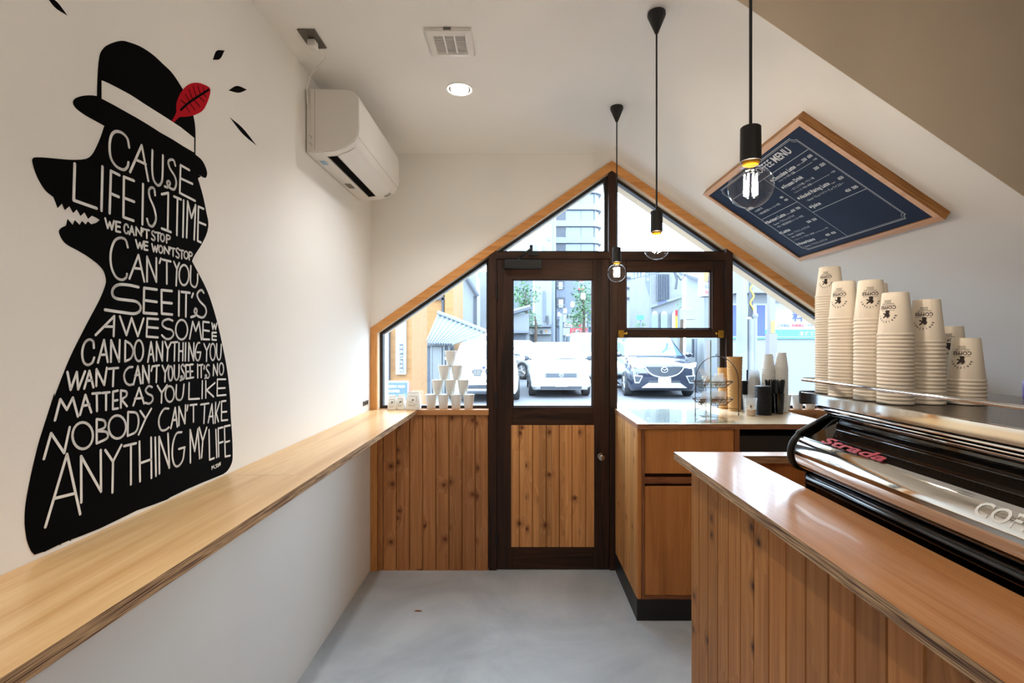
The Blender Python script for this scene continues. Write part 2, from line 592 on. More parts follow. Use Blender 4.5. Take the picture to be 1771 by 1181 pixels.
# back wall plaster above the roof-shaped opening
AX_, AZ_ = XY(1057.5, D), ZY(279.5, D)     # apex of the trim
EX, EZ = XL, ZY(567, D)                    # left eave
RXE = AX_ + (AX_ - EX)                     # right eave
def zl(x): return AZ_ + (x - AX_) * (AZ_ - EZ) / (AX_ - EX)
def zr(x): return AZ_ - (x - AX_) * 0.682
REZ = zr(RXE)
bm = nb()
prism(bm, [(EX - 0.02, zl(EX - 0.02)), (AX_, AZ_), (RX, CEIL), (EX - 0.02, CEIL)], D, D + 0.10, fxz)
prism(bm, [(AX_, AZ_), (RXE, REZ), (RXE, slope_z(RXE)), (RX, CEIL)], D, D + 0.10, fxz)
prism(bm, [(RXE, 0.0), (XR, 0.0), (XR, slope_z(XR)), (RXE, slope_z(RXE))], D, D + 0.10, fxz)
struct('wall_back', bm, M['wall'], recenter=False)

# ---- trim round the opening (oiled wood, 60 mm face, 70 mm deep reveal)
TW = 0.058                                  # vertical thickness of the sloped face
def para(pts, y0, y1, name, mat):
    b = nb(); prism(b, pts, y0, y1, fxz)
    return struct(name, b, mat, recenter=False)
JX0, JX1 = XY(641, D), XY(653.5, D)
SILL = 0.99
bmL = nb()
ap2 = AZ_ - TW
def zl2(x): return zl(x) - TW
def zr2(x): return zr(x) - TW
M['trim_slope'] = grain_wood('oiled_slope_trim', (186, 122, 62), (218, 156, 92), 0, 22, 1.2, 0.5, 0.3)
para([(EX + 0.002, zl(EX)), (AX_, AZ_), (AX_, ap2), (EX + 0.002, zl2(EX))], D - 0.018, D + 0.001, 'trim_1', M['trim_slope'])
para([(AX_, AZ_), (RXE, REZ), (RXE, REZ - TW), (AX_, ap2)], D - 0.018, D + 0.001, 'trim_2', M['trim_slope'])
para([(EX + 0.002, 0.0), (JX1, 0.0), (JX1, zl2(JX1)), (EX + 0.002, zl2(EX))], D - 0.022, D + 0.001, 'trim_3', M['trimwood'])
para([(RXE - 0.048, 0.0), (RXE, 0.0), (RXE, REZ - TW), (RXE - 0.048, zr2(RXE - 0.048))], D - 0.02, D + 0.001, 'trim_4', M['trimwood'])
# pale inner faces of the reveal
YG = D + 0.066                              # plane of the glazing
def reveal(p0, p1, name, deep=0.25):
    b = nb()
    (x0, z0), (x1, z1) = p0, p1
    dx, dz = x1 - x0, z1 - z0
    L = math.hypot(dx, dz)
    nx, nz = -dz / L * 0.012, dx / L * 0.012
    prism(b, [(x0, z0), (x1, z1), (x1 + nx, z1 + nz), (x0 + nx, z0 + nz)], D + 0.001, D + deep, fxz)
    return struct(name, b, M['trimpale'], recenter=False)
reveal((JX1, SILL), (JX1, zl2(JX1)), 'trim_5')
reveal((JX1, zl2(JX1)), (AX_, ap2), 'trim_6')
reveal((AX_, ap2), (RXE - 0.048, zr2(RXE - 0.048)), 'trim_7', 0.24)
reveal((RXE - 0.048, zr2(RXE - 0.048)), (RXE - 0.048, SILL), 'trim_8')

# ---- dark stained posts and rails between the panes
P1a, P1b = XY(845.5, D), XY(859, D)         # left door post
P2a, P2b = XY(1054, D), XY(1067, D)         # right door post
P3a, P3b = XY(1255, D), XY(1266, D)         # post right of the serving hatch
Z_t0, Z_t1 = ZY(448, D), ZY(436.5, D)       # rail over the door
def post(x0, x1, name, top=None, z0=0.0):
    b = nb()
    f = zl2 if (x0 + x1) / 2 < AX_ else zr2
    prism(b, [(x0, z0), (x1, z0), (x1, min(f(x1), 9)), (x0, f(x0))] if top is None else [(x0, z0), (x1, z0), (x1, top), (x0, top)], D - 0.012, D + 0.095, fxz)
    return struct(name, b, M['darkwood'], recenter=False)
post(P1a, P1b, 'trim_9')
post(P2a, P2b, 'trim_10', Z_t1)
post(P3a, P3b, 'trim_11', None, 0.9)
M['darkwood_x'] = grain_wood('dark_stained_rail', (28, 17, 11), (66, 41, 26), 0, 16, 1.0, 0.55, 0.25)
b = nb(); box(b, P1b, P2a, D - 0.010, D + 0.095, Z_t0, Z_t1); struct('trim_12', b, M['darkwood_x'], recenter=False)
b = nb(); box(b, P2b, P3a, D - 0.010, D + 0.095, ZY(450, D), ZY(437, D)); struct('trim_13', b, M['darkwood_x'], recenter=False)
mx0, mx1 = XY(1052.5, D), XY(1066, D)
b = nb(); prism(b, [(mx0, Z_t1), (mx1, Z_t1), (mx1, zr2(mx1)), (AX_, ap2), (mx0, zl2(mx0))], D - 0.005, D + 0.095, fxz)
struct('trim_14', b, M['darkwood'], recenter=False)

# ---- fixed panes: dark frame + glass
def window(name, poly, fw=0.018):
    """poly: clockwise or not, convex, in (x, z)"""
    c = Vector((sum(p[0] for p in poly) / len(poly), sum(p[1] for p in poly) / len(poly)))
    n = len(poly)
    # inset polygon
    ins = []
    area = sum(poly[i][0] * poly[(i + 1) % n][1] - poly[(i + 1) % n][0] * poly[i][1] for i in range(n))
    sg = 1 if area > 0 else -1
    lines = []
    for i in range(n):
        p, q = Vector(poly[i]), Vector(poly[(i + 1) % n])
        d = (q - p).normalized()
        nrm = Vector((-d.y, d.x)) * sg
        lines.append((p + nrm * fw, d))
    for i in range(n):
        (p, d), (q, e) = lines[i - 1], lines[i]
        den = d.x * e.y - d.y * e.x
        t = ((q.x - p.x) * e.y - (q.y - p.y) * e.x) / den
        ins.append(tuple(p + d * t))
    root = bpy.data.objects.new(name, None)
    root.location = (c.x, YG, min(p[1] for p in poly))
    COL.objects.link(root)
    root['kind'] = 'structure'
    b = nb()
    for i in range(n):
        j = (i + 1) % n
        prism(b, [poly[i], poly[j], ins[j], ins[i]], YG - 0.018, YG + 0.03, fxz)
    mesh('window_frame', b, M['blackmatte_frame'], root)
    b = nb(); prism(b, ins, YG, YG + 0.005, fxz)
    mesh('pane', b, M['glass'], root)
    return root
M['blackmatte_frame'] = plain('dark_bronze_frame', (36, 28, 26), 0.45)
window('window_1', [(JX1, SILL), (P1a, SILL), (P1a, zl2(P1a)), (JX1, zl2(JX1))])
window('window_2', [(XY(868, D), Z_t1), (mx0, Z_t1), (mx0, zl2(mx0)), (P1a + (zl2(P1a) < Z_t1) * 0.0 + (Z_t1 - zl2(P1a)) / 0.686 * 1.0, Z_t1 + 0.001)])
xr_t = AX_ + (ap2 - ZY(437, D)) / 0.682
window('window_3', [(mx1, ZY(437, D)), (xr_t, ZY(437, D)), (mx1, zr2(mx1))])
window('window_4', [(P3b, SILL), (RXE - 0.048, SILL), (RXE - 0.048, zr2(RXE - 0.048)), (P3b, zr2(P3b))])

# ---- hung sash above the serving hatch
sx0, sx1 = P2b + 0.003, P3a - 0.003
sz0, sz1 = ZY(584, D), ZY(450.5, D)
gx0, gx1, gz0, gz1 = XY(1083, D), XY(1232, D), ZY(569, D), ZY(467.5, D)
root = bpy.data.objects.new('window_5', None); COL.objects.link(root)
root.location = ((sx0 + sx1) / 2, D, sz0); root['kind'] = 'structure'
b = nb()
for r in ((sx0, gx0, sz0, sz1), (gx1, sx1, sz0, sz1)): box(b, r[0], r[1], D + 0.004, D + 0.05, r[2], r[3])
mesh('sash_stiles', b, M['darkwood'], root, bevel=0.003)
b = nb()
box(b, gx0, gx1, D + 0.004, D + 0.05, sz0, gz0); box(b, gx0, gx1, D + 0.004, D + 0.05, gz1, sz1)
mesh('sash_rails', b, M['darkwood_x'], root, bevel=0.003)
b = nb()
w = 0.008
for (x0, x1, z0, z1) in ((gx0, gx0 + w, gz0, gz1), (gx1 - w, gx1, gz0, gz1), (gx0, gx1, gz0, gz0 + w), (gx0, gx1, gz1 - w, gz1)):
    box(b, x0, x1, D + 0.018, D + 0.04, z0, z1)
mesh('glazing_bead', b, M['darkwood'], root)
b = nb(); box(b, gx0, gx1, D + 0.026, D + 0.031, gz0, gz1); mesh('pane', b, M['glass'], root)
# slim jamb liner down the right of the hatch
b = nb(); box(b, XY(1247, D), P3a, D + 0.02, D + 0.06, SILL, sz0)
struct('trim_15', b, M['blackmatte_frame'], recenter=False)

def brass_latch(px, py, side, label):
    c = AY(px, py, D)
    t = thing('sash_latch', label, 'latch', (c.x, D + 0.004, c.z - 0.02), 'brass latches of the serving hatch')
    b = nb()
    box(b, c.x - 0.018, c.x + 0.018, D - 0.004, D + 0.004, c.z - 0.022, c.z + 0.022)
    mesh('latch_plate', b, M['brass'], t, bevel=0.002)
    b = nb()
    box(b, c.x - 0.010, c.x + 0.010, D - 0.016, D - 0.004, c.z - 0.026, c.z - 0.006)
    mesh('latch_bolt', b, M['brass'], t, bevel=0.002)
    b = nb()
    cyl(b, (c.x + side * 0.012, D - 0.010, c.z + 0.002), (c.x + side * 0.030, D - 0.010, c.z + 0.002), 0.005, n=12)
    ball(b, (c.x + side * 0.032, D - 0.010, c.z + 0.002), 0.007, n=12, m=8)
    mesh('latch_knob', b, M['brass'], t, smooth=50)
brass_latch(1074, 577, 1, 'brass latch at the left lower corner of the raised sash')
brass_latch(1247, 577, -1, 'brass latch at the right lower corner of the raised sash')

# ---- boarded dado under the windows (planks with V-grooves)
def planks(bm, x0, x1, bw, first, z0, z1, y0, y1):
    """vertical boards along x"""
    x = first
    while x > x0: x -= bw
    while x < x1:
        a, c = max(x, x0), min(x + bw, x1)
        if c - a > 0.004:
            g = 0.005
            c -= 0.0025
            prism(bm, [(a, y1), (a, y0 + g), (a + g, y0), (c - g, y0), (c, y0 + g), (c, y1)], z0, z1, fxy)
        x += bw
bm = nb(); planks(bm, JX1, P1a, 0.0811, XY(663.4, D), 0.0, 0.957, D - 0.012, D + 0.03)
struct('wall_dado_left', bm, M['pine'], recenter=False)
bm = nb(); planks(bm, P2b, XR, 0.0811, P2b, 0.0, 0.957, D - 0.012, D + 0.03)
struct('wall_dado_right', bm, M['pine'], recenter=False)
bm = nb(); box(bm, JX1, XR, D + 0.03, D + 0.10, 0.0, 0.955)
bmesh.ops.delete(bm, geom=bm.verts[:], context='VERTS')
box(bm, JX1, P1a, D + 0.0305, D + 0.10, 0.0, 0.955); box(bm, P2b, XR, D + 0.03, D + 0.10, 0.0, 0.955)
struct('wall_under_window', bm, M['darkwood'], recenter=False)
M['sillwood'] = grain_wood('window_sill_wood', (160, 104, 60), (196, 138, 86), 0, 14, 1.0, 0.5, 0.3)
bm = nb(); box(bm, JX1, P1a, D - 0.026, D + 0.16, 0.957, SILL); o = struct('trim_16', bm, M['sillwood'], recenter=False, bevel=0.002)
bm = nb(); box(bm, 1.62, RXE - 0.048, D - 0.026, D + 0.16, 0.957, SILL); o = struct('trim_17', bm, M['sillwood'], recenter=False, bevel=0.002)

# ================================================================ DOOR
dx0, dx1 = P1b + 0.0015, P2a - 0.0015
dz0, dz1 = 0.004, ZY(448.3, D)
DY0, DY1 = D - 0.002, D + 0.038
root = bpy.data.objects.new('door_1', None); COL.objects.link(root)
root.location = (dx0, D, 0); root['kind'] = 'structure'
hx0, hx1 = XY(886.5, D), XY(1025.5, D)
hz0, hz1 = ZY(704, D), ZY(482.5, D)
kx0, kx1 = XY(883, D), XY(1029, D)
kz0, kz1 = ZY(945.5, D), ZY(735, D)
b = nb()
box(b, dx0, hx0, DY0, DY1, dz0, dz1)
mesh('door_stile', b, M['darkwood'], root, bevel=0.002)
b = nb(); box(b, hx1, dx1, DY0, DY1, dz0, dz1)
mesh('door_stile', b, M['darkwood'], root, bevel=0.002)
for z0, z1 in ((hz1, dz1), (kz1, hz0), (dz0, kz0)):
    b = nb(); box(b, hx0, hx1, DY0, DY1, z0, z1)
    mesh('door_rail', b, M['darkwood_x'], root, bevel=0.002)
b = nb()
w = 0.007
for (x0, x1, z0, z1) in ((hx0, hx0 + w, hz0, hz1), (hx1 - w, hx1, hz0, hz1), (hx0, hx1, hz0, hz0 + w), (hx0, hx1, hz1 - w, hz1)):
    box(b, x0, x1, DY0 + 0.012, DY1 - 0.004, z0, z1)
mesh('glazing_bead', b, M['darkwood'], root)
b = nb(); box(b, hx0, hx1, D + 0.016, D + 0.021, hz0, hz1)
mesh('pane', b, M['glass'], root)
b = nb()
seams = [883, 898.5, 921.5, 945.2, 967.9, 990, 1013.6, 1029]
for p, q in zip(seams, seams[1:]):
    a, c, g = XY(p, D), XY(q, D) - 0.0022, 0.0045
    prism(b, [(a, D + 0.02), (a, DY0 - 0.001 + g), (a + g, DY0 - 0.001), (c - g, DY0 - 0.001), (c, DY0 - 0.001 + g), (c, D + 0.02)], kz0, kz1, fxy)
o = mesh('door_panel', b, M['pine_door'], root)
b = nb(); box(b, kx0, kx1, D + 0.0205, D + 0.03, kz0, kz1); mesh('panel_backing', b, M['darkwood'], root)
# stops and threshold behind the leaf
b = nb()
box(b, P1b, P1b + 0.02, D + 0.042, D + 0.06, 0, Z_t0); box(b, P2a - 0.02, P2a, D + 0.042, D + 0.06, 0, Z_t0); box(b, P1b + 0.02, P2a - 0.02, D + 0.042, D + 0.06, Z_t0 - 0.02, Z_t0)
struct('trim_18', b, M['darkwood'], recenter=False)
b = nb(); box(b, P1b + 0.02, P2a - 0.02, D + 0.042, D + 0.10, -0.09, 0.03); struct('trim_19', b, M['darkwood'], recenter=False)
# knob
kc = AY(1038.5, 788.5, D)
b = nb()
lathe(b, [(0.019, 0), (0.019, 0.003), (0.007, 0.005), (0.007, 0.025), (0.017, 0.031), (0.0205, 0.038), (0.018, 0.046), (0.009, 0.05), (0, 0.0505)], (0, 0, 0), 24, 'y')
for v in b.verts: v.co = Vector((v.co.x + kc.x, DY0 - v.co.y, v.co.z + kc.z))
mesh('door_knob', b, M['steel'], root, smooth=40)
for pyy in (503, 690, 930):
    b = nb(); c = AY(858.8, pyy, D)
    cyl(b, (c.x, D - 0.017, c.z - 0.05), (c.x, D - 0.017, c.z + 0.05), 0.006, n=12)
    mesh('hinge', b, M['blackplastic'], root)
# overhead closer
t = thing('door_closer', 'black overhead door closer with folded arm at the top of the dark door', 'door closer', (XY(908, D), DY0, ZY(466, D)))
b = nb(); box(b, XY(872, D), XY(937, D), DY0 - 0.045, DY0, ZY(466.5, D), ZY(450.5, D))
mesh('closer_body', b, M['blackplastic'], t, bevel=0.006)
b = nb(); cyl(b, AY(898, 450, D - 0.025), AY(898, 444, D - 0.025), 0.011, n=14)
mesh('pivot', b, M['blackplastic'], t)
b = nb(); tube(b, [AY(898, 446, D - 0.03), AY(908, 438, D - 0.05), AY(919, 430, D - 0.035)], 0.007, 8)
mesh('arm', b, M['blackplastic'], t)
b = nb(); box(b, XY(914, D), XY(932, D), D - 0.03, D - 0.008, ZY(443, D), ZY(436, D)); cyl(b, AY(919, 440, D - 0.02), AY(919, 424, D - 0.02), 0.010, n=12)
mesh('arm_bracket', b, M['blackplastic'], t)

b = nb(); q = AZ(723, 1057, 0.0)
pts = cat([(q.x - .022, q.y, .0015), (q.x - .004, q.y + .006, .004), (q.x + .022, q.y + .002, .0015), (q.x + .002, q.y - .006, .003)], 4, True)
b.faces.new([b.verts.new(p) for p in pts]); bmesh.ops.solidify(b, geom=b.faces[:], thickness=0.0008)
tag(mesh('dry_leaf', b, plain('dry_leaf_brown', (150, 92, 58), 0.8)), 'tiny dry brown leaf lying on the concrete floor', 'leaf')

# ================================================================ LEFT WALL: shelf bar, outlet, mural
ZS = 0.99
def shelf_pts():
    return [(wallx(-0.6) + 0.001, -0.6), (-0.640, -0.6), (-0.632, 0.6), (-0.615, D - 0.024), (wallx(D - 0.024) + 0.001, D - 0.024)]
t = thing('wall_bar', 'long plywood bar shelf running along the left wall under the mural', 'bar shelf', (-0.77, 1.3, ZS - 0.026))
YJ = 1.56
def fe(y): return -0.632 + (y - 0.6) * (0.017 / (D - 0.624)) if y > 0.6 else -0.640 + (y + 0.6) * (0.008 / 1.2)
for ya, yb, sh in ((-0.6, YJ - 0.0004, 0.0), (YJ + 0.0004, D - 0.024, 0.37)):
    b = nb(); prism(b, [(wallx(ya) + 0.001 + sh, ya + sh), (fe(ya) + sh, ya + sh), (fe(min(0.6, yb)) + sh if ya < 0.6 else fe((ya + yb) / 2) + sh, (0.6 if ya < 0.6 else (ya + yb) / 2) + sh), (fe(yb) + sh, yb + sh), (wallx(yb) + 0.001 + sh, yb + sh)], ZS - 0.026, ZS, fxy)
    o = mesh('bar_top', b, [M['ply'], M['edge']], t)
    o.location -= Vector((sh, sh, 0))
    for p in o.data.polygons:
        if abs(p.normal.z) < 0.5: p.material_index = 1

p0, p1 = LW(627.5, 701), LW(635.6, 693.5)
t = thing('wall_outlet', 'small grey wall outlet low on the left wall beside the window trim', 'outlet', (wallx(p0[0]), (p0[0] + p1[0]) / 2, p0[1] - 0.005))
b = nb(); box(b, wallx(p0[0]) - 0.002, wallx(p0[0]) + 0.006, p0[0], p1[0], p0[1] - 0.004, p0[1] + 0.022)
mesh('cover_plate', b, M['greyplate'], t, bevel=0.001)
b = nb(); box(b, wallx(p0[0]) + 0.004, wallx(p0[0]) + 0.0075, p0[0] + 0.02, p0[0] + 0.032, p0[1] + 0.004, p0[1] + 0.014)
mesh('socket', b, M['black'], t)
b = nb(); box(b, wallx(p0[0]) + 0.004, wallx(p0[0]) + 0.0075, p0[0] + 0.06, p0[0] + 0.072, p0[1] + 0.004, p0[1] + 0.014)
mesh('socket', b, M['black'], t)
# ---------------------------------------------------------------- mural (paint on the left wall)
def crop(ox, oy, sc):
    return lambda p: LW(ox + p[0] / sc, oy + p[1] / sc)
def wall_poly(bm, yz, off, th=0.0008):
    prism(bm, yz, 0, 1, lambda p, a: (wallx(p[0]) + (off if a else off - th), p[0], p[1]))
def ribbon(bm, pts, w, fn):
    """flat brush stroke; pts 2D, fn(u, v) -> 3D"""
    P = [Vector(p) for p in pts]
    h = w / 2
    for p, q in zip(P, P[1:]):
        d = q - p
        if d.length < 1e-7: continue
        d.normalize()
        nrm = Vector((-d.y, d.x)) * h
        bm.faces.new([bm.verts.new(fn(*c)) for c in (p + nrm, q + nrm, q - nrm, p - nrm)])
    for i, p in enumerate(P):
        if 0 < i < len(P) - 1:
            a, c = (P[i] - P[i - 1]), (P[i + 1] - P[i])
            if a.length > 1e-7 and c.length > 1e-7 and a.angle(c) < 0.12: continue
        bm.faces.new([bm.verts.new(fn(p.x + h * math.cos(k * PI / 4), p.y + h * math.sin(k * PI / 4))) for k in range(8)])
def wfn(off): return lambda u, v: (wallx(u) + off, u, v)

mural = thing('wall_mural', 'black painted mural of a hatted wolf figure filled with white hand lettering', 'mural', (wallx(1.3), 1.3, 1.0))
r1, r2, r3, r4 = crop(0, 0, 3.69), crop(20, 200, 3.9375), crop(20, 450, 4.217), crop(20, 680, 3.936)
O = []
O += [r2(p) for p in ((630, 70),)]
brim = cat([r1(p) for p in ((665, 803), (620, 778), (560, 745), (500, 705), (470, 672), (466, 645), (485, 625), (530, 611), (580, 608), (618, 613))], 4)
crown = cat([r1(p) for p in ((618, 613), (622, 480), (632, 370), (650, 320), (690, 285), (770, 260), (830, 272), (900, 300), (975, 350), (1040, 410), (1100, 470), (1165, 570), (1205, 650), (1230, 730), (1243, 800), (1246, 880), (1245, 985))], 4)
brim2 = cat([r1(p) for p in ((1245, 985), (1285, 1020), (1310, 1065), (1320, 1105), (1312, 1133), (1290, 1130), (1250, 1103))], 4)
back = cat([r2(p) for p in ((1255, 387), (1300, 540), (1325, 660), (1338, 730), (1328, 800), (1290, 880), (1245, 950), (1228, 985))], 4)
body = cat([r3(p) for p in ((1315, 10), (1400, 170), (1450, 290), (1500, 460), (1540, 640), (1570, 800), (1590, 980))] + [r4(p) for p in ((1490, 150), (1500, 300), (1503, 430), (1495, 480), (1470, 525), (1440, 550))], 4)
bottom = [r4(p) for p in ((1380, 575), (1300, 607), (1200, 650), (1080, 708), (1060, 722), (960, 760), (850, 798), (790, 828), (720, 862), (600, 920), (480, 968), (404, 996), (398, 1006), (392, 1000), (336, 1024), (330, 1034), (326, 1028), (220, 1080), (212, 1080), (155, 1099))]
left = cat([r4(p) for p in ((155, 1099), (130, 1070), (106, 1010), (97, 965), (88, 880), (95, 750), (130, 560), (180, 350), (220, 220), (290, 0))], 4)
left2 = cat([r3(p) for p in ((310, 1000), (420, 720), (550, 460), (640, 290), (680, 190), (687, 140), (665, 70), (600, 0))], 4)
chin = cat([r2(p) for p in ((600, 1020), (520, 960), (450, 918), (380, 880), (345, 845), (322, 795), (333, 768), (370, 748))], 4)
teeth = [r2(p) for p in ((380, 705), (415, 745), (430, 712), (462, 745), (478, 718), (503, 742), (518, 720), (540, 740), (575, 730), (600, 710), (575, 694), (545, 680), (520, 702), (495, 657), (468, 682), (443, 637), (418, 662), (392, 615), (362, 642), (342, 597), (312, 628))]
snout = cat([r2(p) for p in ((285, 555), (230, 510), (185, 440), (155, 370), (140, 312), (143, 293), (160, 284), (220, 285), (300, 292), (400, 300), (480, 298), (525, 285), (560, 245), (600, 160), (630, 72))], 4)
out = []
for seg in (brim, crown, brim2, back, body, bottom, left, left2, chin, teeth, snout):
    for p in seg:
        p = (p[0], p[1])
        if not out or (abs(out[-1][0] - p[0]) + abs(out[-1][1] - p[1])) > 1e-4: out.append(p)
bm = nb(); wall_poly(bm, out, 0.0010)
mesh('silhouette', bm, M['black'], mural)
bm = nb(); wall_poly(bm, [r1(p) for p in ((645, 513), (690, 532), (760, 568), (830, 606), (900, 652), (980, 703), (1060, 753), (1150, 812), (1235, 880), (1235, 972), (1170, 935), (1100, 890), (1020, 845), (950, 800), (870, 752), (800, 713), (720, 668), (645, 629))], 0.0018)
o = mesh('hat_band', bm, M['wall'], mural)
leaf = thing
bm = nb(); wall_poly(bm, [(p[0], p[1]) for p in cat([r1(p) for p in ((1092, 772), (1112, 738), (1122, 710), (1122, 665), (1140, 610), (1175, 560), (1215, 533), (1260, 528), (1305, 542), (1338, 566), (1332, 620), (1302, 690), (1270, 720), (1225, 738), (1180, 745), (1148, 746), (1132, 755), (1108, 779))], 3)], 0.0018)
lf = mesh('red_leaf', bm, M['red'], mural)
bm = nb()
for ln in (((1148, 702), (1200, 655), (1260, 615), (1328, 572)),):
    ribbon(bm, cat([r1(p) for p in ln], 4), 0.006, wfn(0.0024))
for a, c in (((1185, 668), (1150, 640)), ((1205, 650), (1178, 600)), ((1225, 636), (1200, 570)), ((1248, 622), (1228, 552)), ((1275, 606), (1258, 548)), ((1300, 590), (1290, 552)),
             ((1180, 676), (1205, 716)), ((1205, 656), (1240, 702)), ((1232, 636), (1272, 680)), ((1262, 616), (1300, 648)), ((1290, 598), (1312, 618))):
    ribbon(bm, [r1(a), r1(c)], 0.003, wfn(0.0023))
me_ = mesh('leaf_veins', bm, M['black'], mural)
def lens(a, m, c, w):
    a, m, c = (Vector(r1(p)) for p in (a, m, c))
    d = (c - a).normalized(); n_ = Vector((-d.y, d.x)) * w / 2
    return [tuple(p) for p in cat([a, m + n_, c], 6)] + [tuple(p) for p in cat([c, m - n_, a], 6)[1:-1]]
for a, m, c, w in (((300, -16), (356, 30), (427, 98), 0.014), ((1357, 382), (1392, 350), (1432, 322), 0.022), ((1458, 577), (1517, 570), (1575, 572), 0.020), ((1467, 750), (1548, 836), (1635, 928), 0.018)):
    bm = nb(); wall_poly(bm, lens(a, m, c, w), 0.0010)
    mesh('burst_stroke', bm, M['black'], mural)

c1, c2, c3, c4, c5 = crop(100, 220, 6.559), crop(170, 370, 5.905), crop(120, 540, 6.325), crop(80, 640, 5.367), crop(60, 720, 5.06)
def S_(*p): return ('s',) + p
def ell(x0, x1, y0, y1):
    cx, cy, a, b_ = (x0 + x1) / 2, (y0 + y1) / 2, (x1 - x0) / 2, (y1 - y0) / 2
    return tuple((cx + a * math.sin(2 * PI * i / 20), cy - b_ * math.cos(2 * PI * i / 20)) for i in range(21))
GL = {
 'A': [((0, 1), (.5, 0), (1, 1)), ((.2, .64), (.8, .62))], 'C': [S_((1, .28), (.85, .08), (.5, 0), (.15, .15), (0, .5), (.15, .85), (.5, 1), (.85, .93), (1, .75))],
 'E': [((1, 0), (0, 0), (0, 1), (1, 1)), ((0, .47), (.9, .47))], 'N': [((0, 1), (0, 0), (1, 1), (1, 0))], 'O': [ell(0, 1, 0, 1)],
 'P': [((0, 0), (0, 1)), S_((0, 0), (.7, .04), (1, .25), (.7, .47), (0, .5))], 'S': [S_((1, .14), (.6, 0), (.15, .1), (.1, .32), (.5, .48), (.9, .65), (.9, .88), (.5, 1), (0, .88))],
 'T': [((0, 0), (1, 0)), ((.5, 0), (.5, 1))], 'W': [((0, 0), (.28, 1), (.52, .25), (.75, 1), (1, 0))], "'": [((.8, 0), (.2, 1))]}
def glyph(ch, x0, x1, y0, y1, sl=0.0):
    res = []
    for st in GL[ch]:
        sm = st[0] == 's'
        pts = st[1:] if sm else st
        pts = tuple((x0 + u * (x1 - x0), y0 + v * (y1 - y0) + sl * (u - .5) * (x1 - x0)) for u, v in pts)
        res.append((('s',) + pts) if sm else pts)
    return res
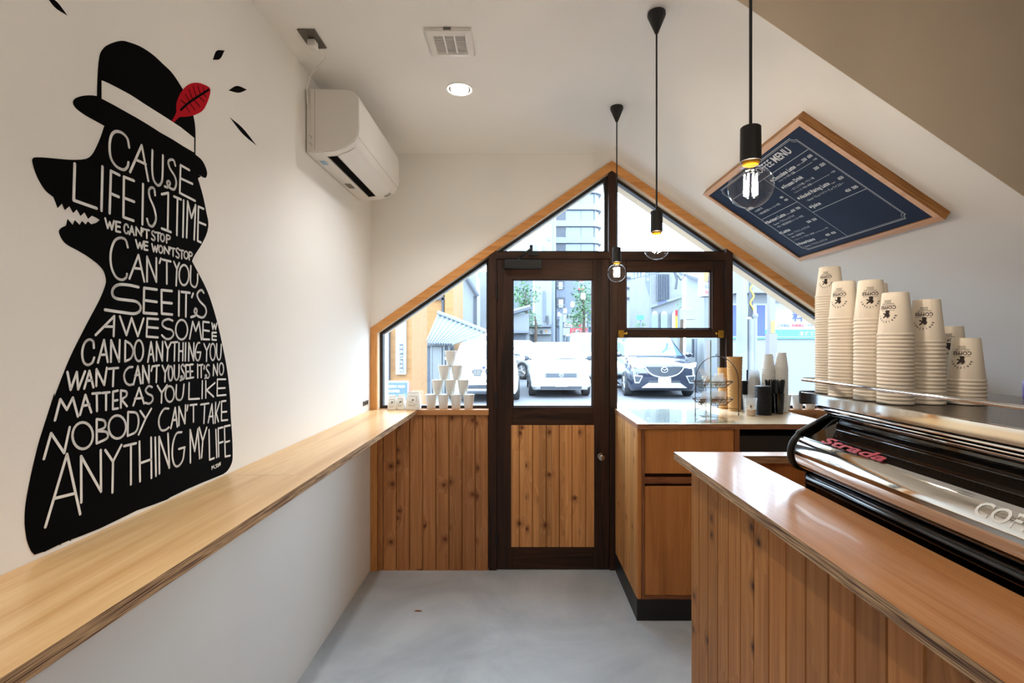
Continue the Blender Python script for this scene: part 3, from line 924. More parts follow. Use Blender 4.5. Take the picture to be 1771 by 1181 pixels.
LINES = [
 [(c1, [S_((800, 228), (780, 130), (720, 65), (650, 48), (600, 90), (578, 200), (590, 340), (650, 440), (735, 482), (780, 450), (792, 398)),
   ((810, 508), (943, 205), (1018, 608)), ((872, 365), (990, 420)), S_((1065, 262), (1062, 480), (1080, 600), (1130, 660), (1170, 620), (1180, 520), (1184, 320)),
   S_((1325, 435), (1305, 375), (1265, 370), (1245, 400), (1265, 470), (1320, 560), (1335, 640), (1310, 705), (1255, 680), (1230, 630), (1250, 610), (1265, 640), (1240, 680), (1205, 672)),
   ((1485, 487), (1385, 430), (1375, 745), (1550, 835)), ((1385, 580), (1520, 642))])],
 [(c1, [((182, 415), (170, 828), (430, 920)), ((497, 447), (485, 945)), ((690, 543), (593, 495), (578, 975)), ((593, 752), (682, 790)), ((855, 607), (740, 562), (735, 1020), (850, 1060)), ((740, 800), (857, 845)),
   ((958, 645), (950, 1100)), S_((1095, 770), (1085, 700), (1050, 685), (1025, 720), (1035, 800), (1085, 920), (1105, 1040), (1070, 1120), (1025, 1105), (1003, 1040)), ((1170, 760), (1245, 745), (1238, 1165))]),
  (c2, [((640, 148), (735, 185)), ((766, -179), (838, -148)), ((802, -161), (795, 215)), ((865, -139), (857, 235)), ((895, 240), (906, -129), (944, 41), (987, -93), (972, 262)), ((1068, -53), (1016, -76), (1008, 275), (1042, 290)), ((1016, 82), (1090, 112))])],
 [(c2, sum([glyph(*g) for g in (('W', 62, 152, 58, 152, .3), ('E', 172, 217, 82, 180, .2), ('C', 255, 298, 105, 198, .2), ('A', 310, 358, 125, 212, .2), ('N', 378, 432, 138, 220, .1), ("'", 442, 453, 150, 180), ('T', 462, 512, 162, 246, .2), ('S', 537, 572, 176, 268, .2), ('T', 580, 626, 192, 275, .2), ('O', 628, 668, 205, 280, .2), ('P', 690, 727, 218, 298, .2))], []))],
 [(c2, sum([glyph(*g) for g in (('W', 375, 455, 273, 352, .2), ('E', 462, 497, 285, 366, .15), ('W', 540, 602, 312, 386, .2), ('O', 610, 650, 325, 398, .15), ('N', 667, 713, 335, 405, .1), ("'", 720, 733, 340, 368), ('T', 738, 775, 352, 428, .15), ('S', 787, 820, 350, 448, .15), ('T', 828, 862, 372, 455, .15), ('O', 868, 910, 382, 457, .15), ('P', 922, 952, 390, 470, .15))], []))],
 [(c2, [S_((293, 340), (270, 265), (215, 243), (155, 280), (118, 400), (125, 540), (170, 640), (230, 672), (275, 650), (285, 612)), ((310, 660), (402, 418), (462, 690)), ((352, 552), (430, 560)), ((490, 690), (490, 435), (585, 692), (585, 450)), ((632, 455), (617, 500)),
   ((648, 465), (732, 485)), ((692, 478), (692, 712)), ((765, 488), (795, 560)), ((820, 500), (795, 560), (788, 730)), ell(818, 918, 520, 728), S_((938, 530), (935, 690), (955, 735), (985, 745), (1005, 700), (1008, 615))])],
 [(c2, [S_((403, 747), (300, 725), (200, 722), (145, 760), (135, 820), (175, 862), (290, 880), (380, 895), (422, 940), (415, 990), (360, 1018), (240, 1005), (60, 978)), ((590, 772), (460, 755), (455, 1010), (592, 1020)), ((455, 880), (590, 898)), ((745, 787), (638, 777), (640, 1017), (748, 1027)), ((640, 902), (745, 912)),
   ((817, 787), (815, 1038)), ((842, 795), (928, 805)), ((890, 805), (887, 1048)), ((962, 812), (948, 850)), S_((1070, 805), (1050, 778), (1020, 790), (1003, 830), (1030, 890), (1085, 950), (1095, 1010), (1065, 1055), (1015, 1045), (975, 1000), (985, 965), (1000, 985), (985, 1035), (940, 1053))])],
 [(c3, [((278, 248), (482, 42), (475, 260)), ((370, 155), (480, 158)), ((543, 45), (615, 250), (672, 62), (740, 262), (803, 68)), ((963, 75), (845, 68), (835, 265), (960, 275)), ((845, 162), (962, 172)), S_((1122, 92), (1075, 75), (1020, 95), (1010, 140), (1050, 175), (1110, 195), (1132, 240), (1100, 285), (1050, 290), (1003, 250)), ell(1155, 1285, 82, 298),
   ((1308, 290), (1342, 102), (1375, 205), (1410, 105), (1437, 297)), ((1522, 110), (1455, 103), (1452, 295), (1525, 297)), ((1455, 195), (1522, 205)), ((1552, 118), (1563, 185), (1578, 130), (1592, 185), (1605, 122)), ((1600, 222), (1555, 222), (1555, 300), (1600, 303)), ((1555, 258), (1600, 262))])],
 [(c3, [S_((258, 390), (250, 320), (205, 298), (155, 340), (130, 440), (145, 540), (190, 575), (240, 550), (262, 495)), ((303, 550), (370, 302), (410, 543)), ((330, 465), (392, 462)), ((445, 542), (447, 305), (535, 540), (542, 303)), ((603, 312), (600, 537)), S_((603, 312), (660, 350), (690, 420), (665, 500), (600, 537)), ell(703, 800, 305, 535),
   ((850, 543), (885, 325), (918, 535)), ((865, 465), (905, 455)), ((945, 527), (945, 322), (1008, 530), (1012, 322)), ((1038, 322), (1068, 405)), ((1105, 330), (1068, 405), (1062, 530)), ((1120, 330), (1175, 325)), ((1145, 330), (1140, 530)), ((1192, 335), (1188, 530)), ((1237, 335), (1232, 530)), ((1190, 425), (1235, 425)), ((1265, 335), (1260, 530)), ((1297, 530), (1300, 335), (1352, 527), (1355, 335)),
   S_((1418, 333), (1395, 340), (1375, 400), (1370, 470), (1385, 522), (1410, 520), (1425, 470), (1428, 437)), ((1390, 437), (1430, 437)), ((1465, 345), (1495, 420)), ((1527, 345), (1495, 420), (1493, 535)), ell(1533, 1590, 342, 525), S_((1605, 345), (1605, 460), (1620, 515), (1640, 512), (1650, 460), (1655, 350))])],
 [(c4, [((188, 18), (218, 182), (275, 18), (288, 178), (352, 12))]),
  (c3, [((152, 835), (210, 640), (253, 820)), ((180, 750), (238, 742)), ((285, 805), (287, 622), (372, 795), (400, 607)), ((420, 618), (525, 608)), ((475, 615), (467, 807)), S_((682, 598), (640, 605), (600, 650), (590, 710), (610, 770), (650, 795), (680, 788)), ((692, 790), (740, 590), (773, 778)), ((710, 692), (760, 680)), ((795, 775), (795, 585), (862, 770), (862, 583)), ((900, 590), (888, 640)), ((910, 590), (975, 580)), ((948, 585), (942, 765)),
   ((1008, 583), (1040, 660)), ((1075, 580), (1040, 660), (1037, 758)), ell(1075, 1122, 590, 748), S_((1140, 580), (1140, 690), (1155, 735), (1178, 730), (1190, 680), (1192, 575)), S_((1250, 590), (1232, 570), (1215, 600), (1230, 640), (1250, 680), (1245, 725), (1220, 730), (1210, 705), (1225, 700), (1222, 735), (1205, 745)), ((1300, 577), (1265, 575), (1270, 725), (1308, 720)), ((1268, 650), (1298, 648)), ((1345, 570), (1312, 572), (1317, 718), (1350, 712)), ((1315, 648), (1342, 645)),
   ((1395, 570), (1397, 715)), ((1410, 580), (1452, 573)), ((1435, 578), (1435, 712)), ((1470, 585), (1465, 620)), S_((1522, 580), (1505, 575), (1490, 610), (1508, 645), (1525, 680), (1515, 715), (1490, 715), (1480, 690), (1493, 688), (1488, 712), (1475, 722)), ((1567, 692), (1570, 572), (1612, 690), (1613, 562)), ell(1632, 1680, 555, 685)])],
 [(c4, [((72, 465), (122, 270), (182, 368), (238, 255), (285, 430)), ((305, 415), (355, 230), (410, 392)), ((330, 332), (392, 320)), ((420, 218), (495, 212)), ((460, 215), (463, 380)), ((512, 212), (580, 205)), ((547, 210), (547, 370)), ((657, 190), (612, 200), (610, 362), (658, 355)), ((612, 285), (655, 278)), ((685, 188), (685, 348)), S_((685, 188), (735, 200), (735, 240), (688, 272)), ((690, 272), (742, 335)),
   ((800, 328), (855, 165), (900, 310)), ((815, 265), (890, 258)), S_((975, 158), (945, 148), (915, 185), (935, 218), (975, 240), (980, 280), (950, 310), (912, 303)), ((1025, 145), (1065, 210)), ((1115, 138), (1065, 210), (1062, 303)), ell(1098, 1180, 148, 295), S_((1202, 138), (1198, 240), (1215, 275), (1245, 272), (1262, 230), (1272, 132)), ((1320, 118), (1317, 270), (1415, 265)), ((1443, 100), (1440, 262)), ((1475, 100), (1475, 258)), ((1560, 118), (1482, 185), (1547, 247)), ((1660, 85), (1583, 85), (1580, 237), (1662, 230)), ((1582, 170), (1655, 165))])],
 [(c5, [((72, 372), (135, 148), (250, 320), (298, 95)), ell(322, 502, 52, 285)]),
  (c4, [((460, 455), (460, 680)), S_((460, 455), (530, 470), (535, 530), (460, 565)), S_((460, 565), (550, 575), (558, 630), (460, 680)), ell(570, 733, 420, 635), ((752, 388), (748, 610)), S_((752, 388), (830, 400), (850, 480), (825, 570), (748, 610)), ((865, 378), (915, 450)), ((968, 358), (915, 450), (850, 598)), S_((1130, 357), (1085, 362), (1045, 430), (1038, 500), (1060, 555), (1100, 555), (1132, 530)), ((1150, 540), (1190, 348), (1210, 525)), ((1165, 465), (1205, 460)), ((1225, 513), (1225, 340), (1280, 495), (1287, 325)), ((1308, 325), (1300, 375)), ((1330, 325), (1392, 318)), ((1360, 322), (1360, 480)),
   ((1428, 320), (1503, 308)), ((1465, 315), (1457, 493)), ((1497, 487), (1532, 315), (1545, 493)), ((1505, 432), (1543, 428)), ((1567, 300), (1562, 490)), ((1605, 295), (1572, 400), (1592, 478)), ((1662, 285), (1622, 290), (1620, 468), (1678, 462)), ((1622, 390), (1670, 385))])],
 [(c5, [((85, 968), (275, 330), (390, 855)), ((165, 718), (338, 675)), ((400, 752), (398, 348), (573, 658), (570, 295)), ((610, 295), (678, 395)), ((752, 250), (678, 395), (673, 665)), ((775, 260), (880, 235)), ((835, 250), (835, 595)), ((910, 220), (915, 568)), ((1012, 185), (1015, 538)), ((915, 410), (1015, 375)), ((1048, 185), (1055, 520)), ((1085, 500), (1082, 178), (1172, 450), (1160, 150)), S_((1280, 138), (1235, 150), (1205, 230), (1198, 340), (1215, 420), (1250, 435), (1290, 380), (1305, 280)), ((1255, 285), (1308, 270)),
   ((1357, 405), (1355, 118), (1395, 305), (1422, 110), (1438, 368)), ((1434, 97), (1465, 215)), ((1500, 97), (1465, 215), (1455, 360)), ((1520, 118), (1525, 380), (1565, 365)), ((1580, 115), (1588, 358)), ((1642, 95), (1600, 105), (1605, 352)), ((1603, 235), (1642, 222)), ((1705, 78), (1655, 88), (1662, 352), (1705, 343)), ((1658, 228), (1700, 215))])],
]
WID = [.0066, .0066, .0050, .0050, .0060, .0068, .0058, .0055, .0055, .0055, .0056, .0060]
for i, ln in enumerate(LINES):
    bm = nb()
    for cr, strokes in ln:
        for st in strokes:
            if st[0] == 's': pts = cat([cr(p) for p in st[1:]], 5)
            else: pts = [cr(p) for p in st]
            ribbon(bm, pts, WID[i], wfn(0.0019))
    mesh('lettering', bm, M['white'], mural)
bm = nb()
for st in (((1545, 465), (1545, 435), (1555, 450), (1562, 428), (1567, 455)), ((1573, 452), (1574, 453)), ((1590, 418), (1578, 425), (1590, 440), (1580, 450)), ((1593, 425), (1598, 415), (1601, 425), (1595, 442), (1604, 437)), ell(1604, 1610, 410, 432), ((1613, 407), (1613, 430)), ((1622, 402), (1616, 406), (1617, 415), (1622, 418), (1617, 428))):
    ribbon(bm, [c5(p) for p in st], 0.0028, wfn(0.0019))
mesh('signature', bm, M['white'], mural)
# ================================================================ AIR CONDITIONER
A0, A1 = 2.145, 2.875
wx = wallx(2.5)
def acx(d): return wx + 0.004 + d
t = thing('air_conditioner', 'white wall mounted air conditioner high on the left wall', 'air conditioner', (wx + 0.1, 2.5, 2.20))
zt = 2.487
prof = [(0.0, zt), (0.165, zt - 0.002)] + [(0.165 + 0.055 * math.sin(a), zt - 0.004 - 0.03 * (1 - math.cos(a))) for a in (0.5, 0.9, 1.3)] + \
       [(0.224, zt - 0.05), (0.2255, zt - 0.165), (0.222, zt - 0.195), (0.205, zt - 0.226), (0.165, zt - 0.252), (0.12, zt - 0.266), (0.06, zt - 0.272), (0.0, zt - 0.272)]
b = nb(); prism(b, [(acx(d), z) for d, z in prof], A0 + 0.004, A1 - 0.004, fxz)
mesh('body', b, M['whiteplastic'], t, smooth=35)
def inset(pr, k, c=(0.11, zt - 0.13)): return [(c[0] + (d - c[0]) * k, c[1] + (z - c[1]) * k) for d, z in pr]
for ya, yb, nm in ((A0, A0 + 0.004, 'side_cover'), (A1 - 0.004, A1, 'side_cover')):
    b = nb(); prism(b, [(acx(max(0.018, d)), z) for d, z in inset(prof, 0.985)], ya, yb, fxz)
    mesh(nm, b, M['whiteplastic'], t, bevel=0.002)
# front panel seam, flap, outlet slot
def surf(d):
    for (d0, z0), (d1, z1) in zip(prof[::-1], prof[::-1][1:]):
        if min(d0, d1) <= d <= max(d0, d1) and z1 >= z0 - 1e-6 and d1 > d0:
            return z0 + (z1 - z0) * (d - d0) / (d1 - d0)
    return zt - 0.2
def skin(da, db, y0, y1, off, mat, name, n=6):
    b = nb()
    r0, r1 = [], []
    for i in range(n + 1):
        d = da + (db - da) * i / n
        z = surf(d) - off
        r0.append(b.verts.new((acx(d + off * 0.4), y0, z))); r1.append(b.verts.new((acx(d + off * 0.4), y1, z)))
    for i in range(n): b.faces.new((r0[i], r0[i + 1], r1[i + 1], r1[i]))
    return mesh(name, b, mat, t, smooth=60)
skin(0.075, 0.112, A0 + 0.055, A1 - 0.075, 0.0015, M['black'], 'air_outlet')
skin(0.114, 0.196, A0 + 0.045, A1 - 0.07, 0.0022, M['white'], 'louver_flap')
skin(0.070, 0.075, A0 + 0.05, A1 - 0.07, 0.0022, M['greyplate'], 'outlet_lip', 2)
skin(0.016, 0.048, A0 + 0.42, A0 + 0.50, 0.0016, M['greyplate'], 'rating_label', 2)
skin(0.016, 0.040, A0 + 0.10, A0 + 0.15, 0.0016, plain('pale_blue_sticker', (150, 186, 212), 0.5), 'blue_sticker', 2)
skin(0.150, 0.185, A1 - 0.045, A1 - 0.02, 0.0016, plain('grey_print', (150, 146, 142), 0.5), 'indicator_label', 2)
b = nb(); ribbon(b, [(A0 + 0.002, zt - 0.205), (A1 - 0.002, zt - 0.205)], 0.0018, lambda u, v: (acx(0.2215), u, v)); mesh('panel_seam', b, M['greyplate'], t)
b = nb()
for r0 in (zt - 0.215, zt - 0.245):
    ribbon(b, [(0.012 + 0.012 * math.sin(a), r0 + 0.014 * math.cos(a)) for a in (0, .4, .8, 1.2, 1.57)], 0.0014, lambda u, v: (acx(u), A0 - 0.0006, v))
ribbon(b, [(0.036, zt - 0.006), (0.036, zt - 0.262)], 0.0012, lambda u, v: (acx(u), A0 - 0.0006, v))
mesh('knockout_lines', b, M['greyplate'], t)
oc = Vector((-0.786, 1.925, CEIL))
pts = cat([(wx + 0.012, A0 + 0.03, zt - 0.10), (wx + 0.012, A0 - 0.008, zt - 0.06), (wx + 0.014, A0 - 0.01, zt + 0.01), (wx + 0.05, A0 - 0.045, zt + 0.045), (oc.x + 0.02, oc.y + 0.08, CEIL - 0.03), (oc.x + 0.026, oc.y + 0.045, CEIL - 0.02), (oc.x + 0.012, oc.y + 0.025, CEIL - 0.03)], 5)
b = nb(); tube(b, pts, 0.0032, 8); mesh('power_cord', b, M['whiteplastic'], t, smooth=60)
b = nb(); box(b, oc.x - 0.016, oc.x + 0.014, oc.y - 0.012, oc.y + 0.026, CEIL - 0.035, CEIL - 0.0065); mesh('plug', b, M['whiteplastic'], t, bevel=0.004)

t = thing('ceiling_outlet', 'grey metal outlet plate on the ceiling with the white plug in it', 'outlet', (oc.x, oc.y, CEIL - 0.006))
b = nb(); box(b, oc.x - 0.034, oc.x + 0.034, oc.y - 0.06, oc.y + 0.06, CEIL - 0.006, CEIL); mesh('cover_plate', b, M['greyplate'], t, bevel=0.003)
for s in (-0.05, 0.05):
    b = nb(); cyl(b, (oc.x, oc.y + s, CEIL - 0.0078), (oc.x, oc.y + s, CEIL - 0.006), 0.003, n=10); mesh('screw', b, M['steel'], t)

# ================================================================ CEILING VENT + DOWNLIGHTS
vx, vy, vh = -0.258, 1.945, 0.088
t = thing('ceiling_vent', 'white square ventilation grille on the flat ceiling', 'vent', (vx, vy, CEIL - 0.016))
b = nb()
ring = [(vh, CEIL - 0.001), (vh - 0.004, CEIL - 0.012), (vh - 0.026, CEIL - 0.016), (vh - 0.03, CEIL - 0.010)]
for (h0, z0), (h1, z1) in zip(ring, ring[1:]):
    q0 = [(-h0, -h0), (h0, -h0), (h0, h0), (-h0, h0)]; q1 = [(-h1, -h1), (h1, -h1), (h1, h1), (-h1, h1)]
    for i in range(4):
        j = (i + 1) % 4
        b.faces.new([b.verts.new((vx + p[0], vy + p[1], z)) for p, z in ((q0[i], z0), (q0[j], z0), (q1[j], z1), (q1[i], z1))])
mesh('vent_frame', b, M['whiteplastic'], t)
b = nb(); box(b, vx - 0.06, vx + 0.06, vy - 0.06, vy + 0.06, CEIL - 0.004, CEIL - 0.001); mesh('duct', b, M['black'], t)
for i in range(11):
    y = vy - 0.053 + i * 0.0106
    b = nb(); box(b, vx - 0.058, vx + 0.058, y - 0.0015, y + 0.0015, CEIL - 0.012, CEIL - 0.006); mesh('slat', b, M['whiteplastic'], t)
for x in (-0.02, 0.02):
    b = nb(); box(b, vx + x - 0.003, vx + x + 0.003, vy - 0.058, vy + 0.058, CEIL - 0.013, CEIL - 0.006); mesh('mullion', b, M['whiteplastic'], t)
b = nb(); box(b, vx - 0.016, vx + 0.012, vy - vh - 0.003, vy - vh + 0.004, CEIL - 0.008, CEIL - 0.002); mesh('catch', b, M['greyplate'], t)

def downlight(x, y, label, cone=125, blend=0.7, k=1.0):
    t = thing('downlight', label, 'downlight', (x, y, CEIL - 0.004), 'ceiling downlights')
    b = nb(); lathe(b, [(0.061, CEIL - 0.0005), (0.061, CEIL - 0.004), (0.054, CEIL - 0.004), (0.050, CEIL - 0.0015)], (x, y, 0), 40); mesh('trim_ring', b, M['white'], t, smooth=50)
    b = nb(); lathe(b, [(0.050, CEIL - 0.0015), (0.046, CEIL - 0.0012), (0, CEIL - 0.0010)], (x, y, 0), 40); mesh('reflector', b, M['steel'], t, smooth=50)
    b = nb(); lathe(b, [(0.0, CEIL - 0.007), (0.036, CEIL - 0.007), (0.040, CEIL - 0.0045), (0.040, CEIL - 0.002)], (x, y, 0), 40); mesh('lamp', b, M['spot'], t, smooth=50)
    ld = bpy.data.lights.new('downlight_beam', 'SPOT')
    ld.energy = SPOT_W * k
    ld.color = (1.0, 0.985, 0.97)
    ld.spot_size = math.radians(cone)
    ld.spot_blend = blend
    ld.shadow_soft_size = 0.035
    lo = bpy.data.objects.new('downlight_beam', ld)
    put(lo, t)
    lo.location = (0, 0, -0.010)
downlight(-0.265, 2.309, 'lit round downlight on the ceiling beyond the square vent')


downlight(-0.265, 0.75, 'lit round downlight in the ceiling overhead, above the near end of the bar', 84, 1.0, 0.9)

# ================================================================ PENDANTS
PX = 0.493
def pendant(y, zs, label):
    t = thing('pendant_lamp', label, 'pendant lamp', (PX, y, zs - 0.095), 'globe bulb pendants on black cords')
    b = nb(); lathe(b, [(0, CEIL - 0.075), (0.006, CEIL - 0.074), (0.009, CEIL - 0.066), (0.030, CEIL - 0.016), (0.032, CEIL - 0.010), (0.031, CEIL)], (PX, y, 0), 28); mesh('canopy', b, M['blackmatte'], t, smooth=40)
    b = nb(); cyl(b, (PX, y, zs + 0.070), (PX, y, CEIL - 0.06), 0.0032, n=10, caps=False); mesh('cord', b, M['blackmatte'], t, smooth=60)
    b = nb(); lathe(b, [(0, zs + 0.073), (0.0185, zs + 0.073), (0.0205, zs + 0.071), (0.0212, zs), (0.0195, zs - 0.001), (0.0195, zs + 0.012), (0, zs + 0.012)], (PX, y, 0), 28); mesh('socket', b, M['blackmatte'], t, smooth=40)
    b = nb(); lathe(b, [(0.0165, zs + 0.006), (0.0170, zs - 0.004), (0.0155, zs - 0.008)], (PX, y, 0), 28); mesh('bulb_cap', b, M['amber'], t, smooth=40)
    zc = zs - 0.053
    R = 0.0455
    pr = [(0.0148, zs - 0.004), (0.0150, zs - 0.010), (0.0175, zs - 0.0165)] + [(R * math.sin(a), zc + R * math.cos(a)) for a in [0.62 + (PI - 0.62) * i / 18 for i in range(19)]]
    pr[-1] = (0, zc - R)
    b = nb(); lathe(b, pr, (PX, y, 0), 36); mesh('glass_bulb', b, M['bulbglass'], t, smooth=80)
    b = nb(); lathe(b, [(0.004, zs - 0.004), (0.0045, zs - 0.016), (0.003, zs - 0.024), (0, zs - 0.025)], (PX, y, 0), 12); mesh('glass_stem', b, M['bulbglass'], t, smooth=60)
    b = nb()
    for k in range(8):
        a = 2 * PI * k / 8
        p = Vector((PX + 0.0125 * math.cos(a), y + 0.0125 * math.sin(a), zs - 0.028)); q = Vector((PX + 0.0135 * math.cos(a), y + 0.0135 * math.sin(a), zs - 0.070))
        cyl(b, p, q, 0.0013, n=6)
    mesh('filament', b, M['filament'], t, smooth=60)
for y, zs, lb in ((2.485, 1.7995, 'lit globe pendant hanging farthest away, nearest the door'), (1.7755, 1.793, 'lit globe pendant in the middle of the row, before the gable peak'), (1.060, 1.783, 'lit globe pendant nearest the camera, before the menu board'), (0.345, 1.783, 'lit globe pendant overhead, seen only as a reflection in the door glass')):
    pendant(y, zs, lb)

# ================================================================ MENU BOARD on the sloped ceiling
OFF = 0.036
def bd(px, py): 
    p = on_slope(px, py, OFF)
    return (-p.y, (p - Vector((RX, 0, CEIL))).dot(SDIR))        # (along the writing, down the slope)
cs = [bd(*q) for q in ((1217, 336.6), (1379, 204.7), (1634, 380.5), (1382.8, 452.7))]   # far-up, near-up, near-down, far-down
u0 = (cs[0][0] + cs[3][0]) / 2; u1 = (cs[1][0] + cs[2][0]) / 2; v0 = (cs[0][1] + cs[1][1]) / 2; v1 = (cs[2][1] + cs[3][1]) / 2
def B3(u, v, off): return Vector((RX, 0, CEIL)) + SDIR * v + SNRM * off + Vector((0, -u, 0))
ctr = B3((u0 + u1) / 2, (v0 + v1) / 2, OFF)
menu = thing('menu_board', 'framed dark blue coffee menu board mounted on the sloped ceiling', 'menu board', ctr)
def slab(bm, ua, ub, va, vb, oa, ob):
    prism(bm, [(ua, va), (ub, va), (ub, vb), (ua, vb)], oa, ob, lambda p, a: B3(p[0], p[1], a))
FW = 0.026
M['menuedge'] = ply_edge('menu_frame_ply_edge', (122, 74, 34), (192, 138, 78), SNRM, 300)
for ua, ub, va, vb in ((u0, u1, v0, v0 + FW), (u0, u1, v1 - FW, v1), (u0, u0 + FW, v0 + FW, v1 - FW), (u1 - FW, u1, v0 + FW, v1 - FW)):
    b = nb(); slab(b, ua, ub, va, vb, 0.0, OFF)
    o = mesh('frame_rail', b, [M['frameface'], M['menuedge']], menu)
    for p in o.data.polygons:
        if abs(p.normal.dot(SNRM)) < 0.7: p.material_index = 1
b = nb(); slab(b, u0 + FW, u1 - FW, v0 + FW, v1 - FW, 0.004, OFF - 0.006); mesh('board_panel', b, M['board'], menu)
TO = OFF - 0.0055
def mline(bm, a, c, w): ribbon(bm, [bd2(*a), bd2(*c)], w, lambda u, v: B3(u, v, TO))
def bd2(px, py):
    p = on_slope(px, py, TO)
    return (-p.y, (p - Vector((RX, 0, CEIL))).dot(SDIR))
def K4(x, y): return (1280 + x / 5.905, 240 + y / 5.905)
def K3(x, y): return (1200 + x / 3.85, 180 + y / 3.85)
# border
bu0, bv0 = bd2(*K3(175, 578)); bu1, bv1 = bd2(*K3(1432, 770))
tl, tr, br, bl = bd2(*K3(172, 580)), bd2(*K3(645, 222)), bd2(*K3(1430, 735)), bd2(*K3(755, 985))
ba, bb = (tl[0] + bl[0]) / 2, (tr[0] + br[0]) / 2
bc, bdn = (tl[1] + tr[1]) / 2, (br[1] + bl[1]) / 2
b = nb()
for g, w in ((0.0, 0.0022), (0.006, 0.0012)):
    a0, a1, e0, e1 = ba + g, bb - g, bc + g, bdn - g
    n_ = 0.020 + g * 0.2
    def arc(cx, cy, s):
        return [(cx + n_ * math.cos(s + i * PI / 12), cy + n_ * math.sin(s + i * PI / 12)) for i in range(7)]
    pts = arc(a0, e0, 0)[::-1] 
    loop = arc(a0, e0, 0)[::-1] + arc(a1, e0, PI / 2)[::-1] + arc(a1, e1, PI)[::-1] + arc(a0, e1, 1.5 * PI)[::-1]
    loop.append(loop[0])
    ribbon(b, loop, w, lambda u, v: B3(u, v, TO))
mesh('border', b, M['chalk'], menu)
b = nb()
def hl(v, ua, ub, w=0.0018): ribbon(b, [(ua, v), (ub, v)], w, lambda u, q: B3(u, q, TO))
vh_ = bd2(*K3(775, 292))[1]
hl(vh_, ba + 0.012, bb - 0.006)
cu = (bd2(*K3(515, 530))[0] + bd2(*K3(800, 720))[0] + bd2(*K3(1025, 888))[0]) / 3
ribbon(b, [(cu, vh_), (cu, bdn - 0.006)], 0.0018, lambda u, v: B3(u, v, TO))
vl = bd2(*K3(685, 652))[1]; hl(vl, ba + 0.006, cu)
vr = (bd2(*K3(800, 718))[1] + bd2(*K3(1150, 562))[1]) / 2; hl(vr, cu, bb - 0.006)
mesh('divider_lines', b, M['chalk'], menu)
def mt(body, k, h, bold=0.0, end=None, name='menu_text', dot=False, outline=False):
    """text whose baseline starts at photo point k; h = letter size; end = photo point where it ends"""
    u, v = bd2(*k)
    sx = 1.0
    w = text_width(body, h, bold=bold)
    if end is not None and w > 0:
        sx = (bd2(*end)[0] - u) / w
        sx = max(0.55, min(1.5, sx))
    b = nb()
    add_text(b, body, h, lambda x, y: B3(u + x * sx, v - y, TO), bold=bold)
    if dot:
        ribbon(b, [(u - 0.012, v - h * 0.34), (u - 0.011, v - h * 0.34)], h * 0.55, lambda a, c: B3(a, c, TO))
    return mesh(name, b, M['chalk'], menu)
hu, hv = bd2(*K4(368, 248))
HS = 0.052
b = nb(); add_text(b, 'MENU', HS, lambda x, y: B3(hu + x * 0.9, hv - y, TO), bold=0.02); mesh('heading', b, M['chalk'], menu)
wC = text_width('COFFEE', HS) * 0.9
b = nb(); add_text(b, 'COFFEE', HS, lambda x, y: B3(hu - 0.014 - wC + x * 0.9, hv - y, TO)); mesh('heading', b, M['chalk'], menu)
JP = 'ジャージー牛乳'
mt('Chocolate Latte', K4(352, 432), 0.027, 0.025, K4(582, 300), 'item_name', True)
mt('Regular / Large', K4(585, 280), 0.008)
mt('550  600', K4(648, 236), 0.020, 0.02, K4(752, 180), 'item_price')
mt('＋' + JP + 'へ変更', K4(400, 447), 0.012)
mt('+100', K4(752, 228), 0.012)
mt('Frozen Drink', K4(468, 502), 0.027, 0.025, K4(660, 405), 'item_name', True)
mt('500  550', K4(770, 322), 0.020, 0.02, K4(882, 265), 'item_price')
mt('・カフェラテ味 / ベリー味', K4(525, 535), 0.015)
mt('＋' + JP + 'へ変更', K4(560, 560), 0.012)
mt('+100', K4(935, 355), 0.012)
mt('Alcohol Pairing Latte', K4(630, 612), 0.027, 0.025, K4(928, 466), 'item_name', True)
mt('Regular', K4(938, 462), 0.008)
mt('650', K4(1015, 422), 0.020, 0.02, None, 'item_price')
mt('・Alcohol  ラム or ベイリーズ or ウイスキー', K4(682, 645), 0.015, 0.0, K4(1058, 462))
mt('Juice', K4(752, 702), 0.027, 0.025, K4(838, 665), 'item_name', True)
mt('450  500', K4(1090, 548), 0.020, 0.02, None, 'item_price')
mt('Milk', K4(102, 732), 0.027, 0.025, None, 'item_name', True)
mt('・北海道牛乳', K4(150, 757), 0.015); mt('400', K4(418, 613), 0.017, 0.01, None, 'item_price')
mt('・十勝加藤牧場' + JP, K4(190, 787), 0.015, 0.0, K4(410, 672)); mt('450', K4(465, 638), 0.017, 0.01, None, 'item_price')
mt('Baristart Latte', K4(290, 865), 0.027, 0.025, K4(470, 780), 'item_name', True)
mt('Regular / Large', K4(478, 775), 0.008)
mt('650  700', K4(532, 750), 0.020, 0.02, K4(622, 708), 'item_price')
mt('・Espresso  アラビカ or ロブスタ', K4(340, 890), 0.014, 0.0, K4(552, 792))
mt('・Milk  十勝加藤牧場' + JP, K4(378, 913), 0.014, 0.0, K4(652, 800))
mt('Latte', K4(438, 968), 0.027, 0.025, K4(512, 932), 'item_name', True)
mt('500  550', K4(695, 862), 0.020, 0.02, K4(786, 822), 'item_price')
mt('・Espresso  アラビカ or ロブスタ', K4(482, 993), 0.014, 0.0, K4(706, 902))
mt('・Milk  北海道牛乳', K4(520, 1018), 0.014, 0.0, K4(655, 966))
mt('＋' + JP + 'へ変更', K4(555, 1042), 0.011, 0.0, K4(762, 962))
mt('+100', K4(870, 922), 0.011)
mt('Americano', K4(612, 1085), 0.027, 0.025, K4(764, 1022), 'item_name', True)
mt('400  450', K4(885, 995), 0.020, 0.02, K4(982, 958), 'item_price')
mt('・Espresso  アラビカ or ロブスタ', K4(655, 1112), 0.014, 0.0, K4(892, 1035))
